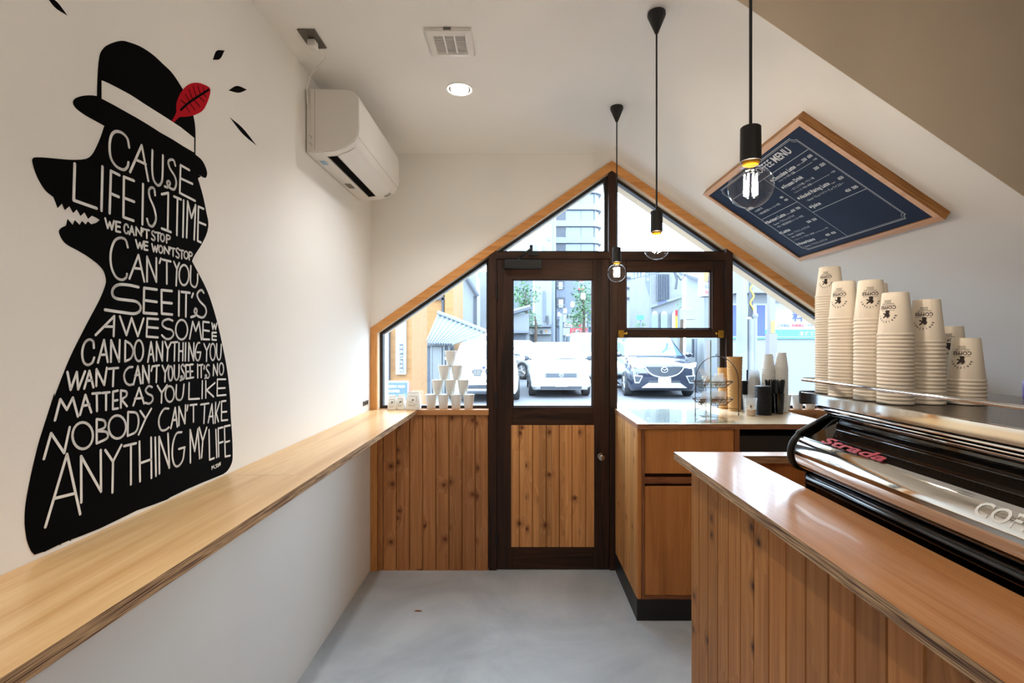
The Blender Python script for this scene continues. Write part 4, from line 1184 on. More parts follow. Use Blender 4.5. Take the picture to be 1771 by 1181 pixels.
b = nb()
for a, c in ((K4(545, 355), K4(735, 238)), (K4(715, 470), K4(912, 362)), (K4(770, 960), K4(862, 922))):
    (ua, va), (ub, vb) = bd2(*a), bd2(*c)
    ribbon(b, [(ua, (va + vb) / 2), (ub, (va + vb) / 2)], 0.0012, lambda u, v: B3(u, v, TO))
mesh('leader_lines', b, M['chalk'], menu)
# ================================================================ PAPER CUPS
def cup_mesh(name, r_rim, r_base, h, mat, n=40, up=False, th=0.0008):
    """nested-stack cup, standing on its rim (or on its base when up)"""
    bd_ = r_rim * 0.045
    q = h / 0.122
    ro = r_rim - bd_
    pr = [(ro - 0.0001, 0.0015 * q), (ro + 0.0006 * q, 0.0), (r_rim - 0.0004 * q, 0.0012 * q), (r_rim, 0.0035 * q), (r_rim - 0.0004 * q, 0.006 * q), (ro, 0.0075 * q), (r_base + 0.0002 * q, h - 0.0012 * q), (r_base - 0.0008 * q, h), (r_base - 0.0022 * q, h - 0.0006 * q),
          (r_base - 0.003 * q, h - 0.007 * q), (0, h - 0.0072 * q), (0, h - 0.008 * q), (r_base + 0.0001 * q, h - 0.008 * q), (ro - 0.0001, 0.0015 * q)]
    if up: pr = [(r, h - z) for r, z in pr]
    b = nb()
    lathe(b, pr, (0, 0, 0), n)
    bmesh.ops.remove_doubles(b, verts=b.verts, dist=1e-6)
    bmesh.ops.recalc_face_normals(b, faces=b.faces)
    me = bpy.data.meshes.new(name)
    b.to_mesh(me); b.free()
    me.materials.append(mat)
    for p in me.polygons: p.use_smooth = True
    me.set_sharp_from_angle(angle=math.radians(40))
    return me
ORD = ['topmost', 'second', 'third', 'fourth', 'fifth', 'sixth', 'seventh', 'eighth', 'ninth', 'tenth', 'eleventh', 'twelfth', 'thirteenth', 'fourteenth', 'fifteenth', 'sixteenth', 'seventeenth', 'eighteenth', 'nineteenth', 'twentieth']
TENS = {20: 'twenty', 30: 'thirty', 40: 'forty'}
def ordinal(i):
    if i < 20: return ORD[i]
    n = i + 1
    t_ = n // 10 * 10
    if n % 10 == 0: return {30: 'thirtieth', 40: 'fortieth'}[n]
    return TENS[t_] + '-' + ['', 'first', 'second', 'third', 'fourth', 'fifth', 'sixth', 'seventh', 'eighth', 'ninth'][n % 10]
def cone_fn(cx, cy, z0, r_rim, r_base, h, ang, flip, off=0.0005, up=False):
    """wrap flat art (x along, y up) round an inverted cup; ang = facing direction"""
    def fn(x, y):
        zz = (h * 0.5 + (-y if flip else y))
        k = zz / h
        r = (r_rim * 0.955) * (1 - k) + r_base * k + off
        if up: r = (r_base * (1 - k) + r_rim * 0.955 * k) + off
        a = ang + (-x if flip else x) / r
        return (cx + r * math.cos(a), cy + r * math.sin(a), z0 + zz)
    return fn
def bear_logo(parent, fn, mat, s=1.0):
    """the shop's printed emblem: figure over COFFEE with the name in an arc"""
    b = nb()
    fig = [(-7, -9), (-6, -3), (-8, 2), (-6, 7), (-2, 9), (-1, 6), (1, 5), (5, 8), (8, 10), (9, 8), (6, 4), (3, 1), (6, 0), (9, -3), (8, -5), (4, -3), (2, -4), (3, -9), (1, -12), (-4, -12)]
    fig = [(x * 0.00105 * s, (y + 2) * 0.00105 * s) for x, y in fig]
    fig = [tuple(p) for p in cat(fig, 3, True)]
    fn0 = fn
    fn = (lambda x, y: tuple(Vector(fn0(x, y)) + (Vector(fn0(x, y)) - Vector((parent.location.x, parent.location.y, fn0(x, y)[2]))).normalized() * 0.0009))
    tri = tessellate_polygon([[Vector((x, y, 0)) for x, y in fig]])
    vv = [b.verts.new(fn(x, y)) for x, y in fig]
    for t3 in tri:
        try: b.faces.new([vv[i] for i in t3])
        except ValueError: pass
    mesh('printed_figure', b, mat, parent, local=False)
    fn = fn0
    b = nb()
    w = text_width('COFFEE', 0.0125 * s, bold=0.03)
    add_text(b, 'COFFEE', 0.0125 * s, lambda x, y: fn(x - w / 2, y - 0.0225 * s), bold=0.03)
    for yy in (-0.0245, -0.0105):
        for i in range(8):
            xa, xb = (-0.019 + 0.038 * i / 8) * s, (-0.019 + 0.038 * (i + 1) / 8) * s
            b.faces.new([b.verts.new(fn(*q)) for q in ((xa, yy * s), (xb, yy * s), (xb, (yy + 0.0009) * s), (xa, (yy + 0.0009) * s))])
    for yy, tx in ((-0.030, 'HOKKAIDO MILK'), (-0.0345, 'ESPRESSO'), (-0.039, 'SAPPORO')):
        w2 = text_width(tx, 0.0042 * s, bold=0.02)
        add_text(b, tx, 0.0042 * s, lambda x, y: fn(x - w2 / 2, y + yy * s), bold=0.02)
    name = 'BARISTART'
    R_ = 0.0195 * s
    for i, ch in enumerate(name):
        a = PI * (0.94 - 0.88 * i / (len(name) - 1))
        cw = text_width(ch, 0.0075 * s, bold=0.03)
        ca, sa = math.cos(a), math.sin(a)
        def f2(x, y, ca=ca, sa=sa, cw=cw):
            px_, py_ = x - cw / 2, y
            return fn(R_ * ca + px_ * sa + py_ * ca, R_ * 0.95 * sa - px_ * ca + py_ * sa + 0.001)
        add_text(b, ch, 0.0075 * s, f2, bold=0.03)
    mesh('printed_lettering', b, mat, parent, local=False)

def cup_stack(me, cx, cy, z0, n, pitch, desc, group, logo=None, name='paper_cup', mat=None, lean=(0, 0)):
    """n nested cups; the label counts from the top. logo = (ang, r_rim, r_base, h, scale)"""
    top = None
    for i in range(n):
        k = n - 1 - i
        ob = bpy.data.objects.new(name, me)
        ob.location = (cx + lean[0] * i, cy + lean[1] * i, z0 + pitch * i)
        COL.objects.link(ob)
        nm = ordinal(k)
        if k == 0: lb = f'topmost {desc}'
        else: lb = f'{nm} cup from the top of the {desc.split(" of the ", 1)[1]}'
        tag(ob, lb, 'cup', group)
        top = ob
    if logo:
        ang, rr, rb, h, sc = logo
        fn = cone_fn(top.location.x, top.location.y, top.location.z, rr, rb, h, ang, True)
        bear_logo(top, fn, M['print'], sc)
    return top

# ================================================================ BACK COUNTER
ZC = 0.995
cx0, cx1, cy0, cy1 = 0.600, 1.594, 2.505, D - 0.014
t = thing('back_counter', 'wooden counter with boarded side and plywood doors under the serving hatch', 'counter', (cx0, cy0, 0))
b = nb(); box(b, cx0, cx1, cy0, cy1, ZC - 0.026, ZC)
prism(b, [(P2b + 0.004, D - 0.014), (XY(1247, D) - 0.003, D - 0.014), (XY(1247, D) - 0.003, 3.40), (P2b + 0.004, 3.40)], ZC - 0.026, ZC, fxy)
o = mesh('counter_top', b, [M['plyback'], M['edge2']], t)
for p in o.data.polygons:
    if abs(p.normal.z) < 0.5: p.material_index = 1
px0 = cx0 + 0.003
b = nb()
y = cy0 + 0.035
while y < cy1 - 0.005:
    a, c, g = y, min(y + 0.068, cy1), 0.003
    prism(b, [(px0 + 0.02, a), (px0 + g, a), (px0, a + g), (px0, c - g), (px0 + g, c), (px0 + 0.02, c)], 0.114, ZC - 0.027, fxy)
    y += 0.068
M['pine_side'] = board_wood('side_pine_boards', (172, 118, 66), (206, 152, 94), (96, 54, 26), 1, 0.068, -0.032, knots=0.09)
mesh('side_panel', b, M['pine_side'], t)
b = nb()
box(b, px0, px0 + 0.020, cy0 + 0.012, cy0 + 0.034, 0.114, ZC - 0.027)
mesh('corner_post', b, M['lauan'], t, bevel=0.003)
# front carcass: stile, rails and slabs
sxa = px0 + 0.020
dxa, dxb = XY(1116, cy0), XY(1272, cy0)
b = nb()
box(b, sxa, dxa, cy0 + 0.012, cy0 + 0.04, 0.114, ZC - 0.027)
box(b, dxb, dxb + 0.026, cy0 + 0.012, cy0 + 0.04, 0.114, ZC - 0.027)
mesh('carcass_stiles', b, M['lauan_edge'], t)
M['lauan_edge_z'] = ply_edge('lauan_rail_edge', (88, 46, 22), (158, 98, 54), 2, 300)
b = nb()
z_d0, z_d1, z_g0, z_g1 = ZY(820, cy0), ZY(743, cy0), ZY(843, cy0), ZY(825, cy0)
box(b, dxa, dxb, cy0 + 0.013, cy0 + 0.04, 0.114, ZY(1032.5, cy0))
mesh('bottom_rail', b, M['lauan_edge_z'], t)
b = nb()
box(b, dxa, dxb, cy0 + 0.020, cy0 + 0.04, ZY(838, cy0), ZY(827, cy0))
mesh('middle_rail', b, M['lauan_edge_z'], t)
b = nb(); box(b, dxa, dxb, cy0 + 0.05, cy0 + 0.06, 0.12, ZC - 0.03)
mesh('carcass_back', b, plain('dark_red_brown_recess', (58, 24, 14), 0.7), t)
b = nb(); box(b, dxa + 0.002, dxb - 0.002, cy0 + 0.014, cy0 + 0.034, z_d0, ZC - 0.030)
mesh('drawer_front', b, M['lauan'], t, bevel=0.001)
b = nb(); box(b, dxa + 0.002, dxb - 0.002, cy0 + 0.014, cy0 + 0.034, ZY(1031.5, cy0), z_g0)
mesh('door', b, M['lauan'], t, bevel=0.001)
# open dark bay on the right
b = nb()
box(b, dxb + 0.026, cx1 - 0.02, cy0 + 0.45, cy0 + 0.46, 0.114, ZC - 0.027)
box(b, cx1 - 0.02, cx1, cy0 + 0.012, cy1, 0.114, ZC - 0.027)
mesh('bay_panels', b, M['lauan'], t)
b = nb(); box(b, dxb + 0.03, cx1 - 0.03, cy0 + 0.03, cy0 + 0.40, 0.55, 0.93); mesh('under_counter_fridge', b, M['blackplastic'], t)
b = nb(); box(b, px0, cx1, cy0 + 0.025, cy1, 0.0, 0.113); mesh('plinth', b, M['plinth'], t)

# glass inset + upright glass screen
b = nb(); q = [AZ(1086, 709.5, ZC + 0.004), AZ(1231, 709.5, ZC + 0.004), AZ(1262, 730.5, ZC + 0.004), AZ(1122, 730.5, ZC + 0.004)]
gx0_, gx1_ = (q[0].x + q[3].x) / 2, (q[1].x + q[2].x) / 2
box(b, gx0_, gx1_, cy0 + 0.02, D - 0.03, ZC + 0.0005, ZC + 0.006)
tag(mesh('glass_sheet', b, thin_glass('counter_glass', (0.9, 0.95, 0.95, 1), 0.08), bevel=0.0005), 'clear glass sheet lying flat on the back counter below the hatch', 'glass sheet')
gp = AZ(1229, 731, ZC)
t = thing('glass_screen', 'upright clear glass screen on the back counter left of the wire rack', 'glass screen', (gp.x, 2.8, ZC))
b = nb(); box(b, gp.x - 0.003, gp.x + 0.003, gp.y, gp.y + 0.06, ZC + 0.0005, ZY(588, gp.y)); mesh('pane', b, M['glass'], t)
b = nb(); box(b, gp.x - 0.003, gp.x + 0.003, gp.y - 0.002, gp.y, ZC + 0.0005, ZY(588, gp.y)); mesh('polished_edge', b, M['glassedge'], t)

# ---- two-tier wire rack with packets
ra, rb_, rc = AZ(1229.5, 717, ZC), AZ(1278.5, 719, ZC), AZ(1250, 713.5, ZC)
rk = thing('wire_rack', 'two-tier bronze wire basket rack of snack packets on the back counter', 'wire rack', ((ra.x + rb_.x) / 2, 2.84, ZC))
rx0, rx1, ry = gp.x + 0.012, rb_.x, 2.80
zb1, zb2 = ZY(690, ry), ZY(659, ry)
rxm, rr = (rx0 + rx1) / 2, (rx1 - rx0) / 2
b = nb()
arch = [(rx0, ry, ZC + 0.003), (rx0, ry, zb2)] + [(rxm - rr * math.cos(a), ry, zb2 + (ZY(616, ry) - zb2) * math.sin(a)) for a in [PI * i / 14 for i in range(1, 14)]] + [(rx1, ry, zb2), (rx1, ry, ZC + 0.003)]
tube(b, arch, 0.0022, 8)
tube(b, [(rxm - 0.012, ry + 0.13, ZC + 0.003), (rxm - 0.012, ry + 0.13, zb2 + 0.03)], 0.0022, 8)
tube(b, [(rx0, ry, ZC + 0.035), (rxm - 0.012, ry + 0.13, ZC + 0.035), (rx1, ry, ZC + 0.035)], 0.0016, 6)
for p in ((rx0, ry), (rx1, ry), (rxm - 0.012, ry + 0.13)): ball(b, (p[0], p[1], ZC + 0.0045), 0.0042, n=10, m=6)
tube(b, [(rxm + 0.006 * math.cos(i * 2 * PI / 8), ry, ZY(614, ry) + 0.006 * math.sin(i * 2 * PI / 8)) for i in range(8)], 0.0014, 6, True)
mesh('rack_stand', b, M['wire'], rk, smooth=60)
def basket(z, h):
    b = nb()
    cyx = ry + 0.062
    def ringp(k, zz): return [(rxm + rr * k * math.cos(a), cyx + 0.062 * k * math.sin(a), zz) for a in [2 * PI * i / 24 for i in range(24)]]
    top, bot = ringp(0.97, z), ringp(0.62, z - h)
    tube(b, top, 0.0021, 6, True); tube(b, ringp(0.8, z - h * 0.5), 0.0013, 5, True); tube(b, bot, 0.0016, 6, True)
    for p, q in zip(top, bot): tube(b, [p, q], 0.0012, 5)
    for k in range(-3, 4):
        x = rxm + k * rr * 0.17
        yy = 0.062 * 0.62 * math.sqrt(max(0, 1 - (k * 0.17 / 0.62) ** 2))
        tube(b, [(x, cyx - yy, z - h), (x, cyx + yy, z - h)], 0.0011, 5)
    mesh('wire_basket', b, M['wire'], rk, smooth=60)
basket(zb2 - 0.006, 0.034); basket(zb1 - 0.004, 0.036)
def packet(c, w, h, rz, tilt, fill, label, grp, mats):
    t = thing('snack_packet', label, 'packet', c, grp, rz)
    b = nb()
    n, m = 8, 8
    random.seed(int(c[0] * 1e4) % 999)
    G = []
    for s in (1, -1):
        g = []
        for i in range(n + 1):
            row = []
            for j in range(m + 1):
                u, v = i / n * 2 - 1, j / m * 2 - 1
                bulge = 0.012 * max(0, (1 - u * u)) ** 0.6 * max(0, (1 - v * v)) ** 0.6 + 0.0006 + random.uniform(-1, 1) * 0.0022 * (1 - u * u) * (1 - v * v)
                p = Vector((u * w / 2, s * bulge, (v + 1) * h / 2))
                p.rotate(Matrix.Rotation(tilt, 3, 'X'))
                row.append(b.verts.new(p))
            g.append(row)
        for i in range(n):
            for j in range(m): b.faces.new((g[i][j], g[i + 1][j], g[i + 1][j + 1], g[i][j + 1]))
        G.append(g)
    mesh('wrapper', b, mats[0], t, smooth=50, local=True)
    b = nb()
    for k in range(14):
        p = Vector((random.uniform(-.36, .36) * w, random.uniform(-.003, .003), random.uniform(.14, .14 + fill) * h))
        p.rotate(Matrix.Rotation(tilt, 3, 'X'))
        ball(b, p, 0.0105, 0.0055, 0.009, 8, 6)
    mesh('biscuits', b, mats[1], t, smooth=60, local=True)
for k, (dx, dy, rz, tl, h) in enumerate(((-0.052, 0.055, 0.3, 0.5, 0.075), (-0.018, 0.06, -0.2, 0.35, 0.08), (0.018, 0.055, 0.15, 0.45, 0.078), (0.050, 0.06, -0.35, 0.4, 0.085))):
    packet((rxm + dx * 0.9, ry + dy + 0.02, zb1 - 0.036), 0.075, h, rz, tl, .35, f'clear packet of brown biscuits in the lower basket, {["leftmost", "second from the left", "third from the left", "rightmost"][k]}', 'biscuit packets in the lower basket', (M['cello'], M['biscuit']))
M['choc'] = plain('dark_chocolate_biscuit', (92, 56, 48), 0.7, var=0.3)
for k, (dx, dy, rz, tl, h) in enumerate(((-0.045, 0.05, 0.7, 0.35, 0.07), (-0.015, 0.065, 0.5, -0.5, 0.115), (0.012, 0.05, -0.1, 0.5, 0.075), (0.038, 0.06, -0.6, -0.45, 0.085), (0.058, 0.05, -0.5, 0.6, 0.07))):
    packet((rxm + dx * 0.9, ry + dy + 0.015, zb2 - 0.038), 0.05, h, rz, tl, .4, f'clear sweet packet in the upper basket, {["leftmost", "second from the left", "third from the left", "fourth from the left", "rightmost"][k]}', 'sweet packets in the upper basket', (M['cello'], M['choc'] if k == 0 else M['paperw']))

# ---- kraft sleeves, lids, straws, cups on the back counter
def sleeve_stack(px, zy, r0, r1, h, n, lab):
    c = AZ(px, zy, ZC)
    me = None
    pitch = (ZY(0, 1) * 0 + h) / n
    for i in range(n):
        k = i / max(1, n - 1)
        rb2 = r0 + (r1 - r0) * k
        b = nb(); lathe(b, [(rb2 * 0.93, 0), (rb2 * 0.93 + 0.0012, 0), (rb2 + 0.001, pitch * 1.0 - 0.0006), (rb2, pitch - 0.0006), (rb2 * 0.93, 0)], (c.x, c.y + r1, ZC + 0.0006 + pitch * i), 28)
        o = mesh('cup_sleeve', b, M['kraft'], smooth=40)
        tag(o, f'{ordinal(n - 1 - i)} kraft sleeve {"" if i == n - 1 else "from the top "}of the {lab}', 'cup sleeve', 'kraft cup sleeves on the back counter')
sleeve_stack(1256, 708, 0.029, 0.036, ZY(637, 2.98) - ZC, 11, 'shorter sleeve stack behind the wire rack')
sleeve_stack(1276, 712, 0.036, 0.044, ZY(617, 2.98) - ZC, 16, 'taller sleeve stack behind the wire rack')

me_small = cup_mesh('paper_cup', 0.0375, 0.0255, 0.092, M['paperw'], 32)
for px, zy, top, dsc in ((1334, 712, 610.5, 'white paper cup of the left-hand stack behind the black lids'), (1357, 713, 608.5, 'white paper cup of the right-hand stack behind the black straws')):
    c = AZ(px, zy, ZC)
    zt_ = ZY(top, c.y + 0.03)
    n = int((zt_ - 0.092 - ZC) / 0.0088) + 1
    cup_stack(me_small, c.x, c.y + 0.037, ZC + 0.0005, n, 0.0088, dsc, 'paper cups stacked on the back counter')
me_clear = cup_mesh('plastic_cup', 0.040, 0.027, 0.10, M['clearcup'], 32)
c = AZ(1313, 712, ZC)
for i in range(11):
    o = bpy.data.objects.new('plastic_cup', me_clear); COL.objects.link(o); o.location = (c.x, c.y + 0.06, ZC + 0.0005 + i * 0.0145)
    tag(o, f'{ordinal(10 - i)} clear plastic cup {"" if i == 10 else "from the top "}of the stack behind the lids', 'cup', 'clear cups stacked upside down')
c = AZ(1326, 719, ZC)
b = nb(); lathe(b, [(0, 0.0), (0.040, 0), (0.0435, 0.001), (0.0435, 0.0055), (0.041, 0.0065), (0.040, 0.0070), (0.038, 0.0075), (0, 0.0072)], (0, 0, 0), 36)
lid_me = bpy.data.meshes.new('cup_lid'); b.to_mesh(lid_me); b.free(); lid_me.materials.append(M['blackplastic'])
for p in lid_me.polygons: p.use_smooth = True
lid_me.set_sharp_from_angle(angle=0.6)
nl = int((ZY(667, c.y) - ZC) / 0.0078)
for i in range(nl):
    o = bpy.data.objects.new('coffee_lid', lid_me); COL.objects.link(o); o.location = (c.x, c.y + 0.042, ZC + 0.0005 + i * 0.0078)
    tag(o, f'{ordinal(nl - 1 - i)} black plastic lid {"" if i == nl - 1 else "from the top "}of the lid stack', 'cup lid', 'black coffee lids in a stack')

def straw_holder(px, zy, label, seed, n):
    c = AZ(px, zy, ZC); c.y += 0.035
    hold = thing('straw_holder', label, 'straw holder', (c.x, c.y, ZC), 'dark cups holding straws')
    b = nb(); h = ZY(680, c.y) - ZC
    lathe(b, [(0, 0.0005), (0.024, 0.0005), (0.031, h), (0.0298, h), (0.023, 0.003), (0, 0.003)], (c.x, c.y, ZC), 28); mesh('holder_cup', b, M['blackgloss'], hold, smooth=40)
    random.seed(seed)
    for i in range(n):
        a, r = random.uniform(0, 6.28), 0.017 * math.sqrt(random.random())
        p = Vector((c.x + r * 0.8 * math.cos(a), c.y + r * 0.8 * math.sin(a), ZC + 0.004))
        q = Vector((c.x + r * 2.0 * math.cos(a) , c.y + r * 1.6 * math.sin(a), ZY(657, c.y) + random.uniform(-0.008, 0.004)))
        b = nb(); cyl(b, p, q, 0.0032, n=8)
        o = mesh('straw', b, M['blackplastic'], smooth=60)
        tag(o, 'black drinking straw standing in the ' + ('left' if seed == 3 else 'right') + '-hand straw cup', 'straw', 'straws in the ' + ('left' if seed == 3 else 'right') + '-hand straw cup')
straw_holder(1338, 715, 'dark cup of black straws, half hidden behind the lid stack', 3, 16)
straw_holder(1352, 717, 'dark glossy cup of black straws right of the lid stack', 5, 18)
c = AZ(1295, 710, ZC)
t = thing('napkin_caddy', 'black box behind the clear cups with a stirrer sticking up', 'box', (c.x, c.y + 0.05, ZC))
b = nb(); box(b, c.x - 0.024, c.x + 0.024, c.y + 0.03, c.y + 0.085, ZC + 0.0005, ZY(658, c.y + 0.03)); mesh('box_body', b, M['blackplastic'], t, bevel=0.003)
b = nb(); box(b, c.x + 0.010, c.x + 0.019, c.y + 0.05, c.y + 0.054, ZY(660, c.y + 0.03), ZY(640, c.y + 0.03)); mesh('stirrer', b, M['blackplastic'], t)
def clear_tub(px, zy, top, label, logo):
    c = AZ(px, zy, ZC); c.y += 0.033
    h = ZY(top, c.y) - ZC
    t = thing('plastic_tub', label, 'cup', (c.x, c.y, ZC), 'clear cups on the counter')
    b = nb(); lathe(b, [(0, 0.001), (0.026, 0.001), (0.0335, h - 0.004), (0.0365, h - 0.003), (0.0365, h), (0.0335, h), (0.033, h - 0.002), (0.0255, 0.002), (0, 0.002)], (c.x, c.y, ZC), 32); mesh('clear_cup', b, M['clearcup'], t, smooth=40)
    if logo:
        b = nb(); lathe(b, [(0, 0.0035), (0.0235, 0.0035), (0.0265, h * 0.36), (0, h * 0.38)], (c.x, c.y, ZC), 24); mesh('flakes', b, M['grain'], t, smooth=40)
        fn = cone_fn(c.x, c.y, ZC, 0.035, 0.026, h, -PI / 2 - 0.35, False, 0.001, True)
        b = nb()
        pts = [(0.020 * math.cos(i * 2 * PI / 24), 0.004 + 0.020 * math.sin(i * 2 * PI / 24)) for i in range(24)]
        b.faces.new([b.verts.new(fn(*p)) for p in pts]); mesh('round_sticker', b, M['paperw'], t)
        fn2 = cone_fn(c.x, c.y, ZC, 0.035, 0.026, h, -PI / 2 - 0.35, False, 0.0018, True)
        b = nb(); fig = [(-5, -7), (-4, 0), (-5, 4), (-3, 7), (0, 6), (2, 1), (6, 3), (7, 1), (3, -2), (3, -7)]
        b.faces.new([b.verts.new(fn2(x * 0.00085, 0.006 + y * 0.00085)) for x, y in fig]); mesh('sticker_figure', b, M['print'], t)
clear_tub(1303, 720, 688.5, 'clear cup of flakes with a round logo sticker, front of the counter', True)
clear_tub(1299, 714, 683, 'empty clear cup standing just behind the flakes cup', False)

# ================================================================ FRONT COUNTER
fx0, fx1, fy1 = 0.582, 0.807, 1.864
fpx = 0.6405
t = thing('front_counter', 'boarded front bar counter with plywood top in the right foreground', 'counter', (fpx, 0.6, 0))
b = nb()
prism(b, [(fx0, -0.9), (fx1, -0.9), (fx1, 1.799), (1.70, 1.799), (1.70, fy1), (fx0, fy1)], ZC - 0.027, ZC, fxy)
o = mesh('bar_top', b, [M['ply2'], M['edge']], t)
for p in o.data.polygons:
    if abs(p.normal.z) < 0.5: p.material_index = 1
b = nb()
y = fy1 - 0.016
while y > -0.9:
    c_, a, g = y, y - 0.0815, 0.0035
    prism(b, [(fpx + 0.02, a), (fpx + g, a), (fpx, a + g), (fpx, c_ - g), (fpx + g, c_), (fpx + 0.02, c_)], 0.003, ZC - 0.028, fxy)
    y -= 0.0815
M['pine_front'] = board_wood('front_pine_boards', (160, 98, 46), (196, 134, 74), (78, 42, 22), 1, 0.0815, -(fy1 - 0.016 - 0.6), knots=0.10)
mesh('front_panel', b, M['pine_front'], t)
b = nb()
box(b, fpx + 0.0205, 1.68, fy1 - 0.050, fy1 - 0.016, 0.003, ZC - 0.028)
mesh('end_panel', b, M['lauan'], t)
b = nb(); box(b, fpx + 0.0205, fx1 - 0.01, -0.9, fy1 - 0.051, 0.003, ZC - 0.028); mesh('bar_carcass', b, M['lauan'], t)
b = nb(); box(b, fx1 - 0.0095, 1.70, -0.9, 1.812, 0.86, 0.892); mesh('work_top', b, M['lauan'], t)
b = nb(); box(b, fx1 - 0.0095, 1.66, -0.9, 1.812, 0.003, 0.859); mesh('base_cabinet', b, M['lauan'], t)

# ================================================================ ESPRESSO MACHINE
MY0, MY1 = 0.60, 1.785
mc = thing('espresso_machine', 'long polished chrome espresso machine with a curved back on the front counter', 'coffee machine', (1.3, 1.26, 0.79))
bulge = [(1.036, 0.950), (1.010, 0.956), (0.990, 0.968), (0.979, 0.985), (0.9755, 1.003), (0.977, 1.025), (0.984, 1.046), (0.9945, 1.062), (1.005, 1.072)]
bulge = [tuple(p) for p in cat(bulge, 4)]
inner = [(1.009, 1.070), (1.000, 1.058), (0.986, 1.03), (0.9815, 1.003), (0.985, 0.985), (0.996, 0.971), (1.012, 0.961), (1.036, 0.955)]
b = nb(); prism(b, bulge + inner, MY0, MY1 - 0.006, fxz); mesh('back_panel', b, M['chrome'], mc, smooth=35)
b = nb(); prism(b, [(1.006, 1.071), (1.012, 1.068), (1.118, 1.132), (1.112, 1.137)], MY0, MY1 - 0.05, fxz); mesh('upper_panel', b, M['darkglass'], mc)
b = nb()
prism(b, [(1.108, 1.132), (1.125, 1.128), (1.125, 1.148), (1.098, 1.150), (1.100, 1.141)], MY0, MY1 - 0.03, fxz)
prism(b, [(1.085, 1.150), (1.125, 1.149), (1.125, 1.164), (1.078, 1.166), (1.076, 1.158)], MY0, MY1 - 0.03, fxz)
prism(b, [(1.055, 1.166), (1.125, 1.165), (1.125, 1.180), (1.046, 1.182), (1.044, 1.174)], MY0, MY1 - 0.03, fxz)
mesh('stepped_moulding', b, M['chrome'], mc, bevel=0.003, seg=3)
TX = 1.007
b = nb()
prism(b, [(TX, 1.192), (TX + 0.0005, 1.2265), (TX + 0.004, 1.2275), (TX + 0.012, 1.2275), (TX + 0.012, 1.1915)], MY0, MY1 - 0.004, fxz)
mesh('tray_fascia', b, M['chrome'], mc, bevel=0.0012)
b = nb(); box(b, TX + 0.012, 1.64, MY0, MY1 - 0.006, 1.208, 1.2262); mesh('cup_tray', b, M['slots'], mc)
b = nb()
box(b, TX - 0.002, 1.645, MY1 - 0.006, MY1 + 0.012, 1.183, 1.230)
mesh('tray_end_cap', b, M['blackplastic'], mc, bevel=0.006)
b = nb()
rz_ = 1.272
pts = [(1.000, MY0, rz_), (1.000, MY1 - 0.03, rz_)] + [(1.000 + 0.03 * (1 - math.cos(a)), MY1 - 0.03 + 0.03 * math.sin(a), rz_) for a in (0.4, 0.8, 1.2, 1.57)] + [(1.30, MY1, rz_), (1.62, MY1, rz_)]
tube(b, pts, 0.0055, 12)
mesh('cup_rail', b, M['chrome'], mc, smooth=60)
for y in (1.74, 0.68):
    b = nb(); cyl(b, (1.62, y, 1.226), (1.62, y, 1.272), 0.005, n=12); mesh('rail_post', b, M['chrome'], mc, smooth=60)
b = nb(); cyl(b, (1.62, MY1, 1.226), (1.62, MY1, 1.272), 0.005, n=12); mesh('rail_post', b, M['chrome'], mc, smooth=60)
# black end frame: outline of the profile
b = nb()
outl = [(1.140, 1.186), (1.128, 1.150), (1.000, 1.078)] + [(x - 0.004, z) for x, z in bulge[::-1]] + [(1.036, 0.944), (1.040, 0.80)]
outl = [tuple(p) for p in outl]
for p, q in zip(outl, outl[1:]):
    pv, qv = Vector((p[0], MY1 + 0.004, p[1])), Vector((q[0], MY1 + 0.004, q[1]))
    if (pv - qv).length < 1e-5: continue
tube(b, [(x, MY1 + 0.004, z) for x, z in outl], 0.0095, 10)
mesh('end_frame', b, M['blackplastic'], mc, smooth=60)
b = nb(); prism(b, [(1.128, 1.150), (1.006, 1.074)] + bulge[::-1] + [(1.042, 0.80), (1.62, 0.80), (1.62, 1.19), (1.13, 1.19)], MY1 - 0.004, MY1 + 0.002, fxz); mesh('end_plate', b, M['chrome'], mc)
b = nb(); tube(b, [(1.150, MY1 - 0.05, 1.15), (1.095, MY1 - 0.05, 1.126), (1.03, MY1 - 0.05, 1.070)], 0.008, 8); mesh('panel_bracket', b, M['blackplastic'], mc)
b = nb(); box(b, 1.045, 1.56, MY0 + 0.01, MY1 - 0.006, 0.835, 0.955); mesh('lower_body', b, M['blackgloss'], mc, bevel=0.01)
b = nb(); cyl(b, (1.030, MY0, 0.925), (1.030, MY1 - 0.03, 0.925), 0.022, n=24); mesh('drip_rail', b, M['blackgloss'], mc, smooth=50)
b = nb(); box(b, 1.13, 1.62, MY0 + 0.01, MY1 - 0.008, 0.956, 1.190); mesh('boiler_housing', b, M['steel'], mc, bevel=0.006)
for y in (1.0, 1.3, 1.6):
    b = nb(); lathe(b, [(0, 0.87), (0.03, 0.87), (0.034, 0.90), (0.034, 1.0), (0, 1.0)], (1.66, y, 0), 24); mesh('group_head', b, M['chrome'], mc, smooth=40)
for x in (1.08, 1.52):
    for y in (0.70, 1.72):
        b = nb(); lathe(b, [(0, 0.7905), (0.022, 0.7905), (0.018, 0.84), (0, 0.84)], (x, y, 0), 20); mesh('foot', b, M['blackplastic'], mc, smooth=40)
